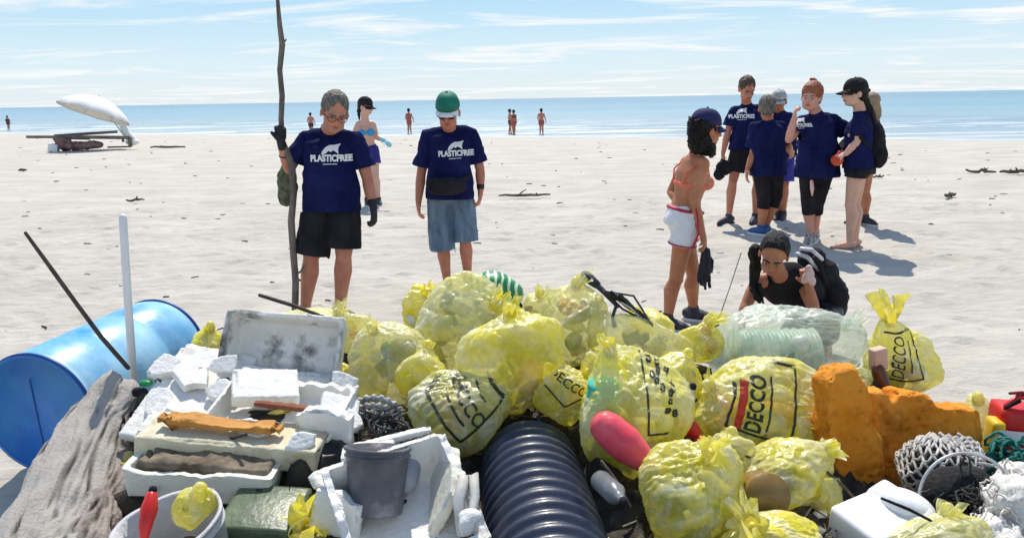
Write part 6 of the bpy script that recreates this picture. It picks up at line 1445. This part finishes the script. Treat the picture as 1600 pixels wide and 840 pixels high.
# grey hose coil with ribs
rt_ = thing('ribbed_hose', 'coil of grey ribbed hose between the foam boxes and the printed bags', 'hose', P(585, 660, 2.9)); cc = P(585, 650, 2.92)
HOS = mat('grey_hose', (.18, .18, .18), (.5, .5, .49), 30, .5)
for k in range(3):
    pts = [cc + A_(math.cos(t) * (.10 - .012 * k), -.02 * k, math.sin(t) * (.075 - .012 * k) - .01 * k) for t in np.linspace(-.5, math.pi + .6, 60)]
    part('hose_loop', tube(pts, [.013 + .004 * (1 if i % 4 < 2 else -1) for i in range(60)], 8), HOS, rt_)
# glimpses behind the pipe: green scrap near white pole, black thing
v = remesh(join(ell(P(228, 598, 3.0), (.028, .02, .013))), .006, 1); solo('green_disc', v, mat('green_plastic', (.01, .22, .05), (.02, .3, .08), 5, .4), 'small bright green plastic lid between the white pipe and the foam sheet', 'lid')
v = remesh(join(ell(P(225, 620, 2.98), (.022, .02, .04)), ell(P(214, 612, 2.99), (.02, .02, .02))), .006, 1); solo('black_lump', v, BLACKC, 'small black lump at the foot of the white pipe', 'lump')
# green striped ball bag with black cap
gs = thing('green_striped_bag', 'green and white striped bag with a black end at the top of the heap', 'bag', P(780, 456, 3.80)); c = P(780, 452, 3.80)
rx, rz = rsize(780, 452, 80, 50, 3.80); th = np.linspace(0, 2 * np.pi, 40, endpoint=False)
V, F = ell(c, (rx, .09, rz), rot(0, 25, 0), 40, 24); V = V + ((V - c) * (.10 * vn(V, 16, 3, 2))[:, None])
gm = bpy.data.materials.new('green_stripes'); gm.use_nodes = True; t_ = gm.node_tree; w_ = t_.nodes.new('ShaderNodeTexWave'); w_.inputs['Scale'].default_value = 9; w_.inputs['Distortion'].default_value = 3.5; w_.inputs['Detail'].default_value = 3
tc_ = t_.nodes.new('ShaderNodeTexCoord'); t_.links.new(tc_.outputs['Object'], w_.inputs[0]); rr_ = t_.nodes.new('ShaderNodeValToRGB'); rr_.color_ramp.elements[0].color = (.01, .22, .06, 1); rr_.color_ramp.elements[1].color = (.65, .75, .55, 1); rr_.color_ramp.elements[0].position = .6; rr_.color_ramp.elements[1].position = .8
t_.links.new(w_.outputs[0], rr_.inputs[0]); t_.links.new(rr_.outputs[0], t_.nodes['Principled BSDF'].inputs['Base Color']); t_.nodes['Principled BSDF'].inputs['Roughness'].default_value = .35
part('bag_body', (V, F), gm, gs); part('bag_end', cap(P(806, 472, 3.80), P(811, 478, 3.80), .022, .018), BLACKC, gs)
V, F = remesh(join(ell(P(785, 474, 3.70), (.06, .03, .03), rot(0, 12, 0))), .007, 1); solo('lime_scrap', (V, F), mat('lime_plastic', (.30, .55, .04), (.4, .62, .08), 5, .4), 'lime green plastic scrap below the green striped bag', 'scrap')
# folded black umbrella
um = thing('black_umbrella', 'broken folded black umbrella lying on the right of the heap top', 'umbrella', P(970, 480, 3.4)); 
BLK = mat('umbrella_black', (.010, .010, .014), (.05, .05, .06), 20, .5, .4)
part('shaft', tube([P(916, 432, 3.55), P(940, 452, 3.5), P(965, 478, 3.42)], [.015, .013, .010], 10), BLK, um); part('handle', tube([P(914, 430, 3.56), P(922, 436, 3.54), P(932, 444, 3.52)], [.022, .024, .020], 10), BLK, um)
for k, (x0, y0, x1, y1, x2, y2) in enumerate([(945, 455, 990, 462, 1018, 506), (945, 455, 972, 482, 1015, 505), (948, 458, 985, 480, 1008, 502)]):
    part('rib', tube([P(x0, y0, 3.46), P(x1, y1, 3.44 - .02 * k), P(x2, y2, 3.40)], .005, 6), GREYM if k == 2 else BLK, um)
g_ = []; n = 12
for i in range(n):
    u = i / (n - 1); a = P(942, 454, 3.46) * (1 - u) + P(1020, 508, 3.4) * u; b = (P(942, 456, 3.40) * (1 - u) ** 1 + P(992, 462, 3.4) * u) if u < .55 else (P(969, 459, 3.4) * (1 - (u - .55) / .45) + P(1020, 506, 3.38) * ((u - .55) / .45))
    g_.append(np.array([a + (b - a) * w + A_(0, -.015 * math.sin(w * 9 + i), .01 * math.sin(w * 14 + i * 2)) for w in np.linspace(0, 1, 14)]))
V, F = ringloft(g_, cap=False, closed=False); V = np.vstack([V, V + A_(0, .004, 0)]); nV = len(V) // 2; F = F + [tuple(i + nV for i in f[::-1]) for f in F]; part('canopy', (V, F), BLK, um)
part('strut', tube([P(962, 480, 3.42), P(957, 495, 3.4), P(960, 508, 3.38)], [.008, .007, .012], 8), BLK, um)


# ---- loose litter in the gaps
def loose_bottle(label, px, py, Y, d, L, r, m, capm=None):
    c = P(px, py, Y); root = thing('plastic_bottle', label, 'bottle', c); part('bottle_body', bottle(c, np.array(d, float), L, r, 22), m, root)
    d = nrm(d); part('bottle_cap', cap(c + d * L * .48, c + d * L * .52, r * .42, r * .40), capm or BLACKC, root)
CLR = mat('clear_bottle', (.70, .78, .74), (.8, .86, .84), 6, .12, .6, trans=.6)
loose_bottle('clear crushed bottle standing between the bottle bag and the pink float bag', 950, 562, 3.05, (.1, -.2, 1), .17, .036, CLR, WPL)
loose_bottle('small white bottle with a black cap wedged left of the DECCO bag', 1068, 628, 2.85, (.3, -.3, .8), .16, .035, WPL)
loose_bottle('dark green bottle lying under the green film bag, left of the pipe', 668, 712, 2.62, (1, -.3, .15), .20, .034, mat('dark_green_bottle', (.01, .07, .03), (.02, .12, .05), 6, .15, .5))
loose_bottle('grey bottle lying in the dark gap right of the corrugated pipe', 955, 765, 2.25, (.3, -1, .1), .18, .034, mat('grey_bottle', (.10, .11, .12), (.2, .21, .22), 6, .3, .5))
solo('red_scrap', remesh(join(ell(P(1076, 668, 2.80), (.05, .03, .035), rot(0, 30, 0)), ell(P(1096, 688, 2.76), (.03, .02, .02))), .007, 1), RED, 'broken red plastic scrap between the pink float bag and the DECCO bag', 'scrap')
for i, (x0, y0, x1, y1, Y, l) in enumerate([(560, 640, 640, 668, 2.85, 'thin brown twig across the ribbed hose'), (1120, 700, 1190, 722, 2.7, 'thin brown twig under the DECCO bag'), (940, 720, 985, 790, 2.35, 'thin twig in the dark gap right of the pipe'), (1290, 735, 1345, 790, 2.55, 'thin twig leaning below the upright orange foam')]):
    solo('twig', tube([P(x0, y0, Y), P((x0 + x1) / 2, (y0 + y1) / 2 - 4, Y - .03), P(x1, y1, Y - .05)], [.005, .006, .004], 6), DRIFT, l, 'twig')
tangle(P(600, 668, 2.72), .075, 10, 15, .004, BLK, 'tangled_twine', 'tangle of black cord below the ribbed hose', 'cord')
tangle(P(1468, 792, 2.45), .07, 12, 25, .004, BLK, 'tangled_twine', 'tangle of black cord between the white canister and the hoop net', 'cord')

# ---- the filler mound is raised under whatever rests on it
bpy.context.view_layer.update()
SUPPORT = []
for o in list(bpy.data.objects):
    if o.name in PRE_PILE or o.parent or o.type not in ('MESH', 'EMPTY') or o.get('category') in ('stick', 'pipe', 'rod', 'log', 'drum', 'umbrella', 'twig', 'bucket', 'bottle', 'strip', 'sheet', 'notch', 'float', 'twine', None): continue
    ms_ = [o] if o.type == 'MESH' else [c for c in o.children if c.type == 'MESH' and not c.name.startswith(('knot', 'bag_print'))]
    pts_ = []
    for m_ in ms_:
        B = np.array([m_.matrix_world @ Vector(c) for c in m_.bound_box]); pts_.append(B)
    B = np.vstack(pts_); lo, hi = B.min(0), B.max(0); c_ = (lo + hi) / 2
    if c_[1] > 4.6 or (hi - lo)[2] < .0: continue
    k_ = .26 if o.get('category') == 'rubbish bag' else .36
    SUPPORT.append((c_[0], c_[1] - .03, (hi - lo)[0] * k_, (hi - lo)[1] * k_, lo[2] + (.06 * (hi - lo)[2] if o.get('category') == 'rubbish bag' else 0)))
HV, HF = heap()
solo('dark_filler_mound', (HV, HF), mat('dark_filler', (.012, .011, .010), (.06, .05, .035), 14, .8, bump=1, bscale=40, c3=(.09, .08, .05), s3=22, t3=(.6, .7)), 'dark filler mound under the heap, added so its gaps show dark', kind='stuff')
def heap_z(x, y):
    d = np.abs(HX - x); i = int(np.argmin(d)); j = int(np.argmin(np.abs(HY - y))); return float(HV[j * len(HX) + i][2])
HX = np.linspace(-2.2, 2.6, 260); HY = np.linspace(1.35, 4.6, 180)
g = np.random.default_rng(404)
cols = [('twigs_brown', (.05, .035, .02), (.20, .15, .09)), ('scraps_white', (.55, .54, .50), (.75, .74, .70)), ('scraps_blue', (.04, .12, .28), (.10, .25, .45)), ('scraps_green', (.02, .12, .05), (.10, .28, .10)), ('weed_dark', (.012, .01, .008), (.06, .05, .03)), ('scraps_yellow', (.6, .5, .05), (.75, .68, .2)), ('scraps_red', (.35, .03, .02), (.5, .1, .05))]
for (nm, c1_, c2_), cnt in zip(cols, (520, 230, 70, 90, 700, 120, 40)):
    ms = []
    for k in range(cnt):
        x, y = g.uniform(-1.6, 2.2), g.uniform(1.5, 4.1); z = heap_z(x, y)
        if z < gz(x, y) + .06: continue
        c = A_(x, y, z + .008); d = nrm(g.normal(size=3) * A_(1, 1, .35))
        if nm in ('twigs_brown', 'weed_dark'):
            L_ = g.uniform(.04, .16); ms.append(tube([c - d * L_ / 2, c + g.normal(0, .012, 3), c + d * L_ / 2 + g.normal(0, .02, 3)], g.uniform(.0015, .005), 5, rounded=False))
        elif k % 3: ms.append(shard(g.uniform(.02, .07), g.uniform(.015, .05), .004 + .012 * g.random(), k)); ms[-1] = (ms[-1][0] @ rot(*g.uniform(-50, 50, 3)).T + c, ms[-1][1])
        else: ms.append(bottle(c, d, g.uniform(.04, .12), g.uniform(.010, .022), 9))
    if ms: solo(nm.split('_')[0] if False else ('small_' + nm.split('_')[0]), join(*ms), mat(nm, c1_, c2_, 25, .6), 'small ' + nm.split('_')[1] + ' ' + nm.split('_')[0] + ' scattered in the gaps of the heap', kind='stuff', smooth=False)

for o in bpy.data.objects:
    l = o.get('label')
    if l and len(l.split()) > 16: print('LONG', len(l.split()), o.name, l)
print('TRIS', sum(len(o.data.polygons) * 2 for o in bpy.data.objects if o.type == 'MESH'))
